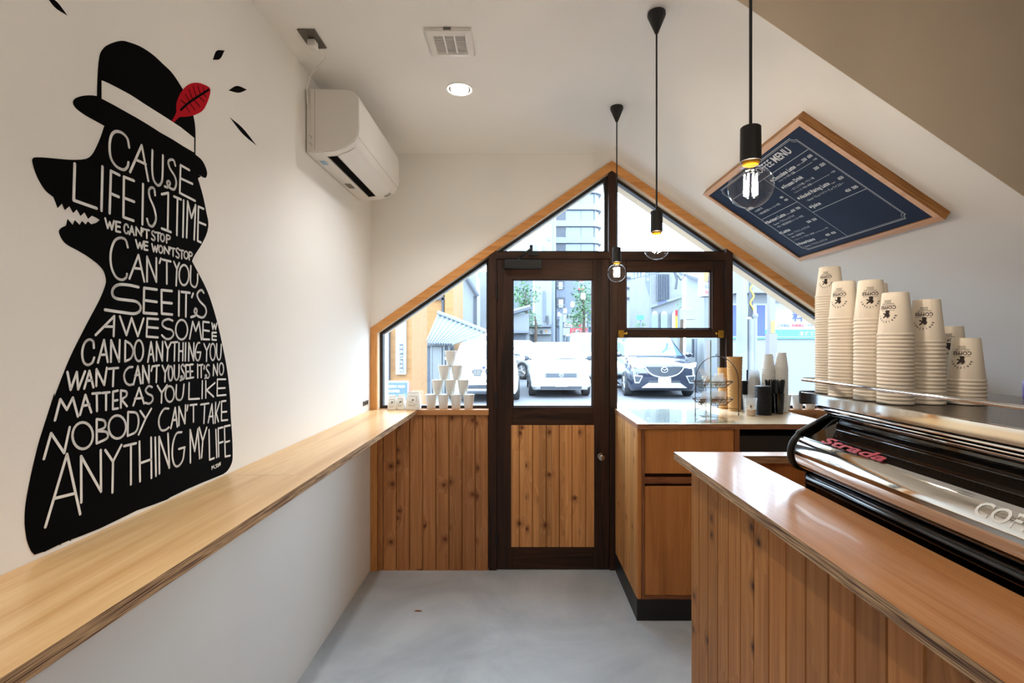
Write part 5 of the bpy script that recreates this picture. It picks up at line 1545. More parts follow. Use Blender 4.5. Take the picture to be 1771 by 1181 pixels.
# lettering on the curved back
def path_fn(poly, s0):
    L = [0]
    for p, q in zip(poly, poly[1:]): L.append(L[-1] + math.hypot(q[0] - p[0], q[1] - p[1]))
    def at(s, off):
        s = max(0.0, min(L[-1] - 1e-6, s))
        for i in range(len(L) - 1):
            if L[i] <= s <= L[i + 1]:
                k = (s - L[i]) / (L[i + 1] - L[i]); p, q = poly[i], poly[i + 1]
                dx, dz = q[0] - p[0], q[1] - p[1]; l = math.hypot(dx, dz)
                return (p[0] + dx * k - dz / l * off, p[1] + dz * k + dx / l * off)
    return at, L[-1]
at, LT = path_fn(bulge, 0)
b = nb()
yC = TX * F / (1702 - CX)
def cf(x, y):
    q = at(LT - 0.048 + y, 0.0008)
    return (q[0], yC - x, q[1])
add_text(b, 'COFFEE', 0.050, cf, bold=0.015, shear=0.28)
mesh('coffee_lettering', b, M['paperw'], mc)
b = nb()
yS = 1.0 * F / (1417 - CX)
def sf(x, y, o=0.0):
    k = y / 0.03
    return (1.003 - o + 0.012 * k, yS - x, 1.074 + y * 0.92)
vs, fs = text_pts('Strada', 0.040, bold=0.02, shear=0.5)
wS = max(v[0] for v in vs)
sc_ = (1.0 * F / (1417 - CX) - 1.0 * F / (1529 - CX)) / wS
for o_ in (0.0, 0.003):
    VV = [b.verts.new(sf(x * sc_, y * 0.75, o_)) for x, y in vs]
    for f in fs:
        try: b.faces.new([VV[i] for i in f])
        except ValueError: pass
mesh('maker_lettering', b, M['redletter'], mc)

# everything above was laid out one size too large: bring it to its real size and distance
KM = 0.832
mc.location = (1.3 * KM, 1.26 * KM, EYE + (0.79 - EYE) * KM)
mc.scale = (KM, KM, KM)

# ---- cup stacks on the tray
ZT = EYE + (1.2278 - EYE) * KM
me12 = cup_mesh('paper_cup', 0.0445 * KM, 0.0315 * KM, 0.1225 * KM, M['paper'])
me8 = cup_mesh('paper_cup', 0.0445 * KM, 0.0315 * KM, 0.104 * KM, M['paper'])
G_ = 'paper cups stacked on the coffee machine'
def facing(cx, cy, d=0.0): return math.atan2(0 - cy, 0 - cx) + d
for me, x, y, n, pit, dsc, h, lg in (
    (me8, 1.077, 1.730, 39, 0.00865, 'white paper cup of the tallest, farthest stack on the machine', 0.104, -0.35),
    (me12, 1.0560, 1.622, 24, 0.01075, 'white paper cup of the stack right of the tallest one', 0.1225, -0.42),
    (me12, 1.0700, 1.520, 23, 0.01085, 'white paper cup of the third stack from the left', 0.1225, -0.02),
    (me12, 1.1850, 1.660, 24, 0.01065, 'white paper cup of the stack hidden behind the third one', 0.1225, None),
    (me12, 1.0791, 1.432, 19, 0.0107, 'white paper cup of the fourth stack from the left, in front', 0.1225, -0.55),
    (me12, 1.1710, 1.436, 17, 0.0108, 'white paper cup of the stack right of the fourth one', 0.1225, -0.18),
    (me12, 1.3400, 1.553, 10, 0.0112, 'white paper cup of the stack behind the shortest one', 0.1225, -0.15),
    (me12, 1.2747, 1.425, 7, 0.0106, 'white paper cup of the shortest stack, rightmost on the machine', 0.1225, -0.28)):
    cup_stack(me, x * KM, y * KM, ZT, n, pit * KM, dsc, G_, None if lg is None else (facing(x, y, lg), 0.0445 * KM, 0.0315 * KM, h * KM, KM * (1.0 if h > 0.11 else 0.88)))
b = nb(); c = AY(1768, 684, 1.5)
lathe(b, [(0, 0), (0.012, 0), (0.014, 0.004), (0.014, 0.045), (0.011, 0.05), (0, 0.051)], (1.5535 * KM, 1.52 * KM, ZT), 24)
tag(mesh('syrup_bottle', b, plain('purple_plastic', (84, 52, 148), 0.3), smooth=40), 'small purple plastic bottle on the machine tray at the right edge of the photo', 'bottle')

# ================================================================ WINDOW SILL: cup pyramid, coffee bags
ZSI = SILL
me_up = cup_mesh('paper_cup', 0.0375, 0.0250, 0.0900, M['paperw'], 36, True)
ysill = 3.125
rows = [(4, [745.7, 767, 788.7, 810.5]), (3, [757, 779, 801]), (2, [768, 790]), (1, [779.5])]
rown = ['bottom', 'second', 'third', 'top']
pos_w = {4: ['leftmost', 'second from the left', 'third from the left', 'rightmost'], 3: ['left', 'middle', 'right'], 2: ['left', 'right'], 1: ['single']}
for r, (n, xs) in enumerate(rows):
    for k, px in enumerate(xs):
        o = bpy.data.objects.new('paper_cup', me_up); COL.objects.link(o)
        o.location = (XY(px, ysill), ysill, ZSI + 0.0005 + r * 0.0905)
        lb = 'single white paper cup crowning the cup pyramid on the sill' if n == 1 else f'{pos_w[n][k]} white paper cup in the {rown[r]} row of the sill pyramid'
        tag(o, lb, 'cup', 'paper cups in the pyramid on the window sill')
def coffee_bag(px0_, px1_, top, bot, label, seed, y=3.105):
    x0, x1 = XY(px0_, y), XY(px1_, y)
    z0, z1 = ZSI + 0.0008, ZY(top, y)
    w, h = x1 - x0, z1 - z0
    t = thing('coffee_bag', label, 'bag', ((x0 + x1) / 2, y, z0), 'small white paper bags on the sill')
    random.seed(seed)
    b = nb()
    lv = [(0, 1.0, 0.030), (0.3, 1.02, 0.033), (0.6, 0.98, 0.026), (0.85, 0.9, 0.012), (0.93, 0.86, 0.004), (1.0, 0.84, 0.003)]
    R = []
    for k, kw, dd in lv:
        j = random.uniform(-.002, .002)
        R.append([b.verts.new((w / 2 * kw * sx + j, dd * sy, h * k)) for sx, sy in ((-1, -1), (-.4, -1.12), (.4, -1.12), (1, -1), (1, 1), (-1, 1))])
    for a, c in zip(R, R[1:]):
        for i in range(6): b.faces.new((a[i], a[(i + 1) % 6], c[(i + 1) % 6], c[i]))
    b.faces.new(R[0][::-1]); b.faces.new(R[-1])
    mesh('bag_body', b, M['paperw'], t, smooth=30, local=True)
    b = nb()
    yy = -0.0355
    for (a, c) in (((-.3, .78), (.3, .78)), ((.3, .78), (.3, .45)), ((-.3, .45), (.05, .45)), ((-.3, .32), (.3, .32)), ((-.3, .24), (.2, .24))):
        ribbon(b, [(a[0] * w, a[1] * h), (c[0] * w, c[1] * h)], 0.0016, lambda u, v: (u, yy - 0.001, v))
    ribbon(b, [(0.0, 0.56 * h), (0.004, 0.57 * h)], 0.008, lambda u, v: (u, yy - 0.001, v))
    mesh('printed_label', b, M['print'], t, local=True)
coffee_bag(672.6, 687.5, 684.5, 706, 'small white printed bag at the left end of the window sill', 1)
coffee_bag(687.8, 700.5, 683, 706, 'small white bag in the middle of the three on the sill', 2, 3.112)
coffee_bag(704, 727, 677.5, 706, 'wider white bag between the small bags and the cup pyramid', 3)
for k, px in enumerate((1379, 1400, 1421)):
    y = 3.12
    o = bpy.data.objects.new('paper_cup', me_up); COL.objects.link(o); o.location = (max(1.66, XY(px, y)) + k * 0.0, y, ZSI + 0.0005)
    o.location.x = 1.665 + 0.078 * k
    tag(o, f'white paper cup on the right-hand sill behind the machine, {["left", "middle", "right"][k]} one', 'cup', 'paper cups on the right-hand sill')
# ================================================================ OUTSIDE: car park and street
GZ = -0.10
M['asphalt'] = concrete('grey_asphalt', (78, 79, 84), (94, 94, 99), 0.9)
M['carwhite'] = plain('white_car_paint', (212, 214, 214), 0.25, coat=0.6)
M['carsilver'] = plain('silver_car_paint', (158, 162, 166), 0.3, 0.4, coat=0.5)
M['carblack'] = plain('dark_blue_black_car_paint', (34, 38, 52), 0.12, coat=1.0)
M['carglass'] = plain('car_window_glass', (70, 88, 98), 0.05, spec=0.8)
M['tyre'] = plain('tyre_rubber', (40, 40, 42), 0.8)
M['rim'] = plain('alloy_rim', (184, 186, 190), 0.3, 0.7)
M['lamp'] = plain('headlamp_lens', (206, 212, 218), 0.1, spec=0.8)
M['dgrille'] = plain('dark_grille', (44, 48, 56), 0.5)
M['plate'] = plain('number_plate', (232, 232, 226), 0.5)
M['plateink'] = plain('green_plate_ink', (70, 92, 84), 0.6)
M['redlamp'] = plain('red_car_lamp', (190, 40, 50), 0.3)
M['houseorange'] = grain_wood('orange_wood_siding', (117, 81, 48), (134, 98, 62), 0, 14, 0.5, 0.7, 0.2)
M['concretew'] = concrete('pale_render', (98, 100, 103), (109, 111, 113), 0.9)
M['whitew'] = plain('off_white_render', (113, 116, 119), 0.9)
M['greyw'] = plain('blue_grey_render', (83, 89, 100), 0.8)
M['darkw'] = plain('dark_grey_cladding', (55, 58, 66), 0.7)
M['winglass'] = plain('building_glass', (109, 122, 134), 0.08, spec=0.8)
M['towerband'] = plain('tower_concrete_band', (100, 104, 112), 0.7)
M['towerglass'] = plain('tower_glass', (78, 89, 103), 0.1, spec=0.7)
M['roofgrey'] = plain('grey_roof_sheet', (94, 98, 108), 0.6)
M['shed'] = plain('weathered_grey_steel', (58, 64, 73), 0.6, var=0.25)
M['corru'] = plain('galvanised_sheet', (97, 103, 111), 0.5, 0.3)
M['pole'] = plain('painted_grey_pole', (87, 93, 105), 0.5)
M['signwhite'] = plain('sign_white', (130, 132, 134), 0.6)
M['signred'] = plain('sign_red', (161, 41, 48), 0.6)
M['signblue'] = plain('sign_blue', (45, 58, 103), 0.6)
M['signgreen'] = plain('sign_green', (58, 125, 109), 0.6)
M['signyellow'] = plain('sign_yellow', (181, 151, 47), 0.6)
M['signorange'] = plain('sign_orange', (179, 122, 59), 0.6)
M['cone'] = plain('orange_cone_plastic', (181, 72, 55), 0.5)
M['slate'] = plain('slate_blue_board', (59, 81, 103), 0.6)
M['leaf'] = plain('green_leaves', (51, 84, 48), 0.7, var=0.35)
M['bark'] = plain('bark', (72, 59, 48), 0.9)
M['cable'] = plain('dark_cable', (58, 62, 70), 0.6)

bm = nb(); box(bm, -60, 80, D + 0.12, 160, GZ - 0.2, GZ)
struct('ground', bm, M['asphalt'], recenter=False)
bm = nb(); box(bm, -2.0, 3.4, D + 0.10, 3.9, GZ, -0.01)
struct('ground_step', bm, M['concretew'], recenter=False)

def pbox(bm, px0, px1, py0, py1, y, depth=0.02):
    box(bm, XY(px0, y), XY(px1, y), y, y + depth, ZY(py1, y), ZY(py0, y))

# ---------------------------------------------------------------- cars
def car(name, label, cx, yf, rz, st):
    """yf = depth of the nose when rz = 0; local y runs from nose (0) to tail (L)"""
    L, W, H = st['L'], st['W'], st['H']
    root = thing('car', label, 'car', (cx, yf, GZ), 'parked cars seen through the glazing', rz)
    hw = W / 2
    hz, hr, by, bz = st['hood_f'], st['hood_r'], st['hood_y'], st['belt']
    b = nb()
    sts = [(0.0, .78, .34, hz - .20), (0.05, .86, .26, hz - .10), (0.16, .94, .21, hz - .02), (0.45, .985, .20, hz + (hr - hz) * .35), (by, 1, .20, hr), (by + 0.5, 1, .20, bz), (L - .5, 1, .20, bz), (L - .10, .96, .24, bz - .02), (L, .88, .32, bz - .10)]
    R = []
    for y, wf, zb, zt in sts:
        w = hw * wf
        half = [(0, zt + .015), (w * .55, zt + .01), (w * .86, zt - .02), (w * .97, zt - .10), (w, (zt + zb) * .52), (w * .985, zb + .10), (w * .92, zb), (0, zb)]
        pts = half + [(-x, z) for x, z in half[-2:0:-1]]
        R.append([b.verts.new((x, y, z)) for x, z in pts])
    n = len(R[0])
    for a, c in zip(R, R[1:]):
        for i in range(n): b.faces.new((a[i], a[(i + 1) % n], c[(i + 1) % n], c[i]))
    b.faces.new(R[0][::-1]); b.faces.new(R[-1])
    o = mesh('body', b, st['mat'], root, smooth=50, local=True)
    # greenhouse
    b0, b1, t0, t1 = st['ws0'], L - st['rear'], st['ws1'], L - st['rear2']
    wb, wt = hw * .95, hw * st.get('top', .76)
    zb, zt = bz - .05, H
    def gq(y, z, s=1): 
        k = (z - zb) / (zt - zb)
        return s * (wb + (wt - wb) * k)
    b = nb()
    ring0 = [(-wb, b0), (wb, b0), (wb, b1), (-wb, b1)]; ring1 = [(-wt, t0), (wt, t0), (wt, t1), (-wt, t1)]
    vs = [b.verts.new((x, y, zb)) for x, y in ring0] + [b.verts.new((x, y, zt - .05)) for x, y in [(x * 1.03, y) for x, y in ring1]] + [b.verts.new((x * .9, y + (.12 if i < 2 else -.12), zt)) for i, (x, y) in enumerate(ring1)]
    for k in (0, 4):
        for i in range(4): b.faces.new((vs[k + i], vs[k + (i + 1) % 4], vs[k + 4 + (i + 1) % 4], vs[k + 4 + i]))
    b.faces.new(vs[8:]); b.faces.new(vs[:4][::-1])
    mesh('roof', b, st['mat'], root, bevel=0.03, seg=3, local=True)
    # glass panels
    def panel(name, q, off=0.012, mat=M['carglass']):
        v = [Vector(p) for p in q]
        nrm = (v[1] - v[0]).cross(v[-1] - v[0]).normalized()
        c = sum(v, Vector()) / len(v)
        if nrm.dot(c - Vector((0, (b0 + b1) / 2, c.z))) < 0: nrm = -nrm
        bb_ = nb()
        A = [bb_.verts.new(p + nrm * off) for p in v]; B_ = [bb_.verts.new(p - nrm * 0.01) for p in v]
        bb_.faces.new(A); bb_.faces.new(B_[::-1])
        for i in range(len(v)): bb_.faces.new((A[i], A[(i + 1) % len(v)], B_[(i + 1) % len(v)], B_[i]))
        return mesh(name, bb_, mat, root, local=True)
    z0, z1 = bz + .02, zt - .10
    def wy(z): return b0 + (t0 - b0) * (z - zb) / (zt - .05 - zb)
    def ry_(z): return b1 + (t1 - b1) * (z - zb) / (zt - .05 - zb)
    def ww(z): return wb + (wt * 1.03 - wb) * (z - zb) / (zt - .05 - zb)
    panel('windscreen', [(-ww(z0) * .92, wy(z0), z0), (ww(z0) * .92, wy(z0), z0), (ww(z1) * .90, wy(z1), z1), (-ww(z1) * .90, wy(z1), z1)])
    for s in (1, -1):
        ym = (wy(z0) + ry_(z0)) / 2 + 0.1
        panel('side_window', [(s * ww(z0), wy(z0) + .22, z0), (s * ww(z0), ym - .04, z0), (s * ww(z1), ym - .04, z1), (s * ww(z1), wy(z1) + .16, z1)])
        panel('side_window', [(s * ww(z0), ym + .04, z0), (s * ww(z0), ry_(z0) - .25, z0), (s * ww(z1), ry_(z1) - .25, z1), (s * ww(z1), ym + .04, z1)])
    panel('rear_window', [(-ww(z0) * .85, ry_(z0), z0), (ww(z0) * .85, ry_(z0), z0), (ww(z1) * .85, ry_(z1), z1), (-ww(z1) * .85, ry_(z1), z1)])
    for s in (1, -1):
        bb_ = nb(); ball(bb_, (s * (hw + .10), b0 + .28, bz + .06), .10, .06, .075, 12, 8); cyl(bb_, (s * (hw - .06), b0 + .30, bz + .02), (s * (hw + .06), b0 + .29, bz + .05), .02, n=8)
        mesh('wing_mirror', bb_, st.get('mirror', st['mat']), root, smooth=60, local=True)
        for yw in (st['axle'], L - st.get('axle2', st['axle'])):
            r = st.get('wr', .31)
            w_ = nb(); lathe(w_, [(r * .62, .10), (r * .66, .0), (r * .93, -.005), (r, .03), (r, .19), (r * .9, .2), (0, .2)], (0, 0, 0), 28, 'x')
            for v in w_.verts: v.co = Vector((s * (hw + .02 - v.co.x), v.co.y + yw, v.co.z + r))
            wo = mesh('wheel', w_, M['tyre'], root, smooth=40, local=True)
            w_ = nb(); lathe(w_, [(0, .015), (r * .16, .015), (r * .2, .03), (r * .55, .035), (r * .64, .02), (r * .64, .09), (0, .09)], (0, 0, 0), 28, 'x')
            for k in range(5):
                a = k * 2 * PI / 5
                cyl(w_, (0.018, 0, 0), (0.02, r * .58 * math.cos(a), r * .58 * math.sin(a)), .03, .024, 6)
            for v in w_.verts: v.co = Vector((s * (hw + .02 - v.co.x), v.co.y + yw, v.co.z + r))
            mesh('alloy_rim', w_, M['rim'], wo, smooth=40, local=True)
    return root
def front_box(root, name, x0, x1, z0, z1, y0, mat, d=.05, bev=.01, par=None):
    b = nb(); box(b, x0, x1, y0, y0 + d, z0, z1)
    return mesh(name, b, mat, par or root, bevel=bev, local=True)
def plate_(root, z, y, txt, top='札幌 500'):
    p = front_box(root, 'number_plate', -.165, .165, z - .0825, z + .0825, y, M['plate'], .012, .003)
    b = nb()
    w = text_width(txt, .125, bold=.02)
    add_text(b, txt, .125, lambda x, q: ((x - w / 2) * .95, y - .002, z - .062 + q), bold=.02)
    w2 = text_width(top, .05)
    add_text(b, top, .05, lambda x, q: (x - w2 / 2, y - .002, z + .035 + q))
    mesh('plate_number', b, M['plateink'], p, local=True)
# white wagon straight ahead through the door
st = dict(L=4.2, W=1.67, H=1.52, hood_f=.84, hood_r=1.0, hood_y=.95, belt=1.0, ws0=.82, ws1=1.55, rear=.05, rear2=.35, axle=.78, mat=M['carwhite'], mirror=M['darkw'], top=.80)
c = car('car', 'white estate car parked nose-on, straight ahead through the door glass', XY(970, 13.7), 13.6, 0.0, st)
for s in (1, -1):
    b = nb(); prism(b, [(s * .44, .70), (s * .76, .72), (s * .74, .55), (s * .46, .57)], -.03, .12, fxz); mesh('headlight', b, M['lamp'], c, bevel=.01, local=True)
front_box(c, 'grille', -.43, .43, .56, .69, -.025, M['corru'], .06)
for k in range(3):
    front_box(c, 'grille_slot', -.40, .40, .585 + k * .034, .597 + k * .034, -.034, M['dgrille'], .02, 0)
b = nb()
tube(b, [(.062 * math.cos(a), -.042, .625 + .045 * math.sin(a)) for a in [i * 2 * PI / 20 for i in range(20)]], .008, 6, True)
tube(b, [(.026 * math.cos(a), -.042, .625 + .043 * math.sin(a)) for a in [i * 2 * PI / 16 for i in range(16)]], .007, 6, True)
tube(b, [(.046 * math.cos(a), -.042, .643 + .018 * math.sin(a)) for a in [i * 2 * PI / 16 for i in range(16)]], .007, 6, True)
mesh('emblem', b, M['rim'], c, smooth=60, local=True)
front_box(c, 'bumper', -.80, .80, .30, .54, -.02, M['carwhite'], .16, .05)
front_box(c, 'air_intake', -.56, .56, .26, .33, -.03, M['dgrille'], .05, .015)
plate_(c, .40, -.045, '57-38')
b = nb(); tube(b, [(-.10, .80, 1.02), (.15, .86, 1.05), (.55, .84, 1.03)], .012, 6); mesh('wiper', b, M['dgrille'], c, local=True)
# dark crossover on the right
st = dict(L=4.5, W=1.84, H=1.66, hood_f=1.0, hood_r=1.10, hood_y=1.15, belt=1.10, ws0=1.0, ws1=1.95, rear=.25, rear2=.75, axle=.86, wr=.35, mat=M['carblack'], top=.74)
c = car('car', 'dark crossover car parked nose-on beyond the serving hatch', XY(1147, 13.5), 13.4, -0.05, st)
for s in (1, -1):
    b = nb(); prism(b, [(s * .46, .80), (s * .60, .93), (s * .86, .98), (s * .84, .86), (s * .62, .79)], .02, .16, fxz); mesh('headlight', b, M['lamp'], c, bevel=.01, local=True)
    b = nb(); prism(b, [(s * .56, .62), (s * .82, .64), (s * .78, .42), (s * .66, .42)], -.015, .06, fxz); f_ = mesh('fog_lamp_bezel', b, M['rim'], c, bevel=.01, local=True)
    b = nb(); prism(b, [(s * .60, .60), (s * .79, .61), (s * .76, .455), (s * .67, .455)], -.022, .02, fxz); mesh('fog_lamp', b, M['dgrille'], f_, local=True)
gr = [(-.46, .86), (.46, .86), (.40, .74), (.26, .64), (0, .59), (-.26, .64), (-.40, .74)]
b = nb(); prism(b, gr, -.005, .06, fxz); mesh('grille', b, M['dgrille'], c, local=True)
b = nb(); tube(b, [(x * 1.05, -.012, z) for x, z in cat([(.50, .87), (.42, .735), (.27, .63), (0, .575), (-.27, .63), (-.42, .735), (-.50, .87)], 4)], .018, 8); mesh('grille_wing', b, M['rim'], c, smooth=60, local=True)
b = nb(); tube(b, [(.085 * math.cos(a), -.02, .78 + .068 * math.sin(a)) for a in [i * 2 * PI / 24 for i in range(24)]], .011, 6, True)
tube(b, cat([(-.075, -.02, .80), (-.03, -.02, .795), (0, -.02, .765), (.03, -.02, .795), (.075, -.02, .80)], 4), .010, 6)
mesh('emblem', b, M['rim'], c, smooth=60, local=True)
b = nb(); prism(b, [(-.42, .43), (.42, .43), (.60, .30), (-.60, .30)], -.03, .06, fxz); mesh('skid_plate', b, M['rim'], c, bevel=.01, local=True)
b = nb(); prism(b, [(-.40, .50), (.40, .50), (.44, .41), (-.44, .41)], -.02, .06, fxz); mesh('air_intake', b, M['dgrille'], c, local=True)
plate_(c, .48, -.045, '11-20')
# white hatchback on the left, behind the cup pyramid
st = dict(L=4.45, W=1.80, H=1.54, hood_f=.92, hood_r=1.04, hood_y=1.15, belt=1.02, ws0=1.0, ws1=1.85, rear=.2, rear2=.6, axle=.84, wr=.33, mat=M['carwhite'], top=.76)
c = car('car', 'white car with twin dark kidney grilles behind the cup pyramid', XY(837, 12.6), 12.5, 0.04, st)
for s in (1, -1):
    gq_ = [(s * .03, .80), (s * .06, .85), (s * .26, .84), (s * .29, .80), (s * .25, .68), (s * .08, .67)]
    b = nb(); prism(b, gq_, -.005, .06, fxz); k_ = mesh('kidney_grille', b, M['dgrille'], c, local=True)
    b = nb()
    for q in range(6): box(b, s * (.07 + q * .034) - .006, s * (.07 + q * .034) + .006, -.012, .0, .69, .83)
    mesh('grille_bars', b, M['rim'], k_, local=True)
    b = nb(); prism(b, [(s * .42, .80), (s * .78, .90), (s * .82, .80), (s * .50, .72)], .02, .14, fxz); mesh('headlight', b, M['lamp'], c, bevel=.01, local=True)
front_box(c, 'air_intake', -.62, .62, .36, .46, -.02, M['dgrille'], .08, .02)
front_box(c, 'air_intake', -.55, .55, .24, .31, -.02, M['dgrille'], .08, .02)
b = nb(); lathe(b, [(0, 0), (.041, 0), (.041, .01), (0, .01)], (0, -.0, .885), 20, 'y'); mesh('emblem', b, M['signblue'], c, local=True)
plate_(c, .54, -.04, '25-75')
# white van with roof rack behind it
st = dict(L=3.3, W=1.72, H=1.86, hood_f=1.0, hood_r=1.12, hood_y=.6, belt=1.12, ws0=.5, ws1=1.05, rear=.05, rear2=.12, axle=.8, wr=.33, mat=M['carwhite'], top=.82)
c = car('car', 'white high-roofed van with a roof rack, behind the car at the cup pyramid', XY(842, 17.4), 17.1, 0.0, st)
b = nb()
for s in (-.6, .6): tube(b, [(s, 1.3, 1.90), (s, 3.0, 1.90)], .02, 6)
for y in (1.5, 2.1, 2.8): tube(b, [(-.66, y, 1.92), (.66, y, 1.92)], .018, 6)
mesh('roof_rack', b, M['darkw'], c, local=True)
# silver car seen from the side at the left edge of the door glass
st = dict(L=4.4, W=1.74, H=1.62, hood_f=.92, hood_r=1.05, hood_y=1.1, belt=1.04, ws0=.95, ws1=1.75, rear=.15, rear2=.4, axle=.85, wr=.36, mat=M['carsilver'], top=.76)
c = car('car', 'silver car turned sideways at the left edge of the door glass', 1.41, 20.6, math.radians(45), st)
front_box(c, 'bumper', -.80, .80, .30, .52, -.02, M['carsilver'], .16, .05)
# white van right of the wagon, and a car behind it
st = dict(L=4.7, W=1.72, H=1.90, hood_f=1.0, hood_r=1.15, hood_y=.7, belt=1.15, ws0=.55, ws1=1.25, rear=.05, rear2=.12, axle=.75, wr=.33, mat=M['carwhite'], top=.82)
c = car('car', 'white van at the right edge of the door glass, behind the estate car', XY(1032, 18.6), 18.4, 0.0, st)
st = dict(L=4.1, W=1.66, H=1.50, hood_f=.86, hood_r=1.0, hood_y=.95, belt=1.0, ws0=.85, ws1=1.6, rear=.1, rear2=.5, axle=.78, mat=M['carsilver'], top=.76)
c = car('car', 'pale car parked in the distance, its roof above the estate car bonnet', XY(941, 24), 24, 0.0, st)

# ---------------------------------------------------------------- left: timber house, shed, pole, board, cone
def building(name, label, px0, px1, pyt, y, depth, mat, group='buildings across the car park', x_extra=0.0):
    x0, x1 = XY(px0, y), XY(px1, y)
    t = thing(name, label, 'building', ((x0 + x1) / 2, y, GZ), group)
    b = nb(); box(b, x0, x1, y, y + depth, GZ, ZY(pyt, y)); mesh('wall', b, mat, t)
    return t
def bwin(t, px0, px1, py0, py1, y, mat, name='window', d=.06):
    b = nb(); box(b, XY(px0, y), XY(px1, y), y - d, y + .02, ZY(py1, y), ZY(py0, y))
    return mesh(name, b, mat, t)
def btext(t, body, px, py, y, h, mat, name='sign_lettering', bold=.02, sx=1.0):
    p = AY(px, py, y)
    b = nb(); add_text(b, body, h, lambda x, q: (p.x + x * sx, y - .012, p.z + q), bold=bold)
    return mesh(name, b, mat, t)
th_ = building('timber_house', 'orange timber-clad house behind the corrugated roof, left pane', 640, 786, 420, 19, 3, M['houseorange'])
bwin(th_, 764, 768, 505, 545, 19, M['darkw'], 'corner_trim'); bwin(th_, 772, 786, 480, 552, 19, M['houseorange'], 'wall_return', .4)
bwin(th_, 711, 722, 540, 556, 19, M['winglass']); bwin(th_, 745, 770, 515, 519, 19, M['darkw'], 'gutter')
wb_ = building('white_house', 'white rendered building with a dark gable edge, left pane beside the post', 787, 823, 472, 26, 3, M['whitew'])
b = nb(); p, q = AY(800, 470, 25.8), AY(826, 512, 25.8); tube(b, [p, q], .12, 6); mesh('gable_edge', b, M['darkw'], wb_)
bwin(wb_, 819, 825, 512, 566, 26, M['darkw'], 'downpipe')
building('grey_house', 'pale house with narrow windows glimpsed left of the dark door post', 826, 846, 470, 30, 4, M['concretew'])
porch = building('shop_porch', 'wooden shop porch with a white sign at the far left of the left pane', 655, 712, 470, 7.0, 1.2, M['houseorange'])
bwin(porch, 664, 675, 568, 720, 7.0, M['darkw'], 'doorway'); bwin(porch, 686, 703, 520, 647, 7.0, M['signwhite'], 'sign_panel')
bwin(porch, 691.5, 696, 595, 618, 6.92, M['dgrille'], 'sign_block', .01); bwin(porch, 691.5, 696, 621, 643, 6.92, M['dgrille'], 'sign_block', .01)
for k, ch in enumerate('営業中'): btext(porch, ch, 691.6, 602.5 + k * 7.5, 6.90, .045, M['signwhite'])
for k, ch in enumerate('駐車場'): btext(porch, ch, 691.6, 628 + k * 7.2, 6.90, .045, M['signwhite'])
sh = thing('metal_shed', 'row of weathered grey shed doors under a slanted corrugated roof', 'shed', (XY(750, 14.5), 14.5, GZ))
b = nb(); pbox(b, 706, 779, 597, 683, 14.5, .9); mesh('wall', b, M['shed'], sh)
for p_ in (710, 744, 766, 775):
    b = nb(); pbox(b, p_, p_ + 3.2, 597, 682, 14.45, .05); mesh('door_frame', b, M['concretew'], sh)
b = nb(); pbox(b, 747, 764, 600, 672, 14.47, .03); mesh('pale_door', b, M['concretew'], sh)
b = nb(); pbox(b, 702, 780, 592, 598, 14.4, .15); mesh('lintel', b, M['concretew'], sh)
# corrugated sheet: far edge high on the left, sloping to the right
A_, B_, C_, D_ = AY(757, 541.5, 15.3), AY(842, 575, 15.3), AY(783, 596, 14.2), AY(735, 595, 14.2)
b = nb(); nco = 44
for i in range(nco):
    k0, k1 = i / nco, (i + 1) / nco
    o0, o1 = (.04 if i % 4 in (1, 2) else 0), (.04 if (i + 1) % 4 in (1, 2) else 0)
    up = Vector((0, -.4, 1)).normalized()
    q = [D_.lerp(C_, k0) + up * o0, D_.lerp(C_, k1) + up * o1, A_.lerp(B_, k1) + up * o1, A_.lerp(B_, k0) + up * o0]
    b.faces.new([b.verts.new(p) for p in q])
    b.faces.new([b.verts.new(p - up * .012) for p in q[::-1]])
mesh('corrugated_roof', b, M['corru'], sh)
b = nb(); tube(b, [A_ + Vector((0, -.05, .03)), B_ + Vector((0, -.05, .03))], .06, 6); mesh('roof_rim', b, M['whitew'], sh)
b = nb(); cyl(b, (XY(724, 9), 9, GZ), (XY(724, 9), 9, ZY(578, 9)), .052, n=16); cyl(b, (XY(724, 9), 9, ZY(578, 9)), (XY(724, 9), 9, 6.0), .036, n=16)
tag(mesh('steel_pole', b, M['pole'], smooth=50), 'grey steel pole before the shed doors in the left pane', 'pole')
ab = thing('chalk_board', 'white framed slate-blue street board behind the bags on the sill', 'sign', (XY(686, 5.6), 5.6, GZ))
b = nb(); pbox(b, 666, 706, 658.5, 825.4, 5.6, .03); mesh('frame', b, M['signwhite'], ab)
b = nb(); pbox(b, 668.5, 703.5, 661.5, 790, 5.592, .01); mesh('slate_face', b, M['slate'], ab)
for k, tx in enumerate(('OPEN 10:00', 'COFFEE', 'MILK', 'SOFT ICE')): btext(ab, tx, 672, 670 + k * 8, 5.59, .036, M['chalk'])
cn = thing('traffic_cone', 'orange traffic cone behind the white bags in the left pane', 'cone', (XY(707, 6.6), 6.6, GZ))
b = nb(); lathe(b, [(0, ZY(659, 6.6)), (.022, ZY(659, 6.6)), (.16, GZ + .04), (0, GZ + .04)], (XY(706, 6.6), 6.6, 0), 20); mesh('cone_body', b, M['cone'], cn, smooth=40)
b = nb(); box(b, XY(706, 6.6) - .19, XY(706, 6.6) + .19, 6.41, 6.79, GZ, GZ + .04); mesh('cone_base', b, M['cone'], cn)

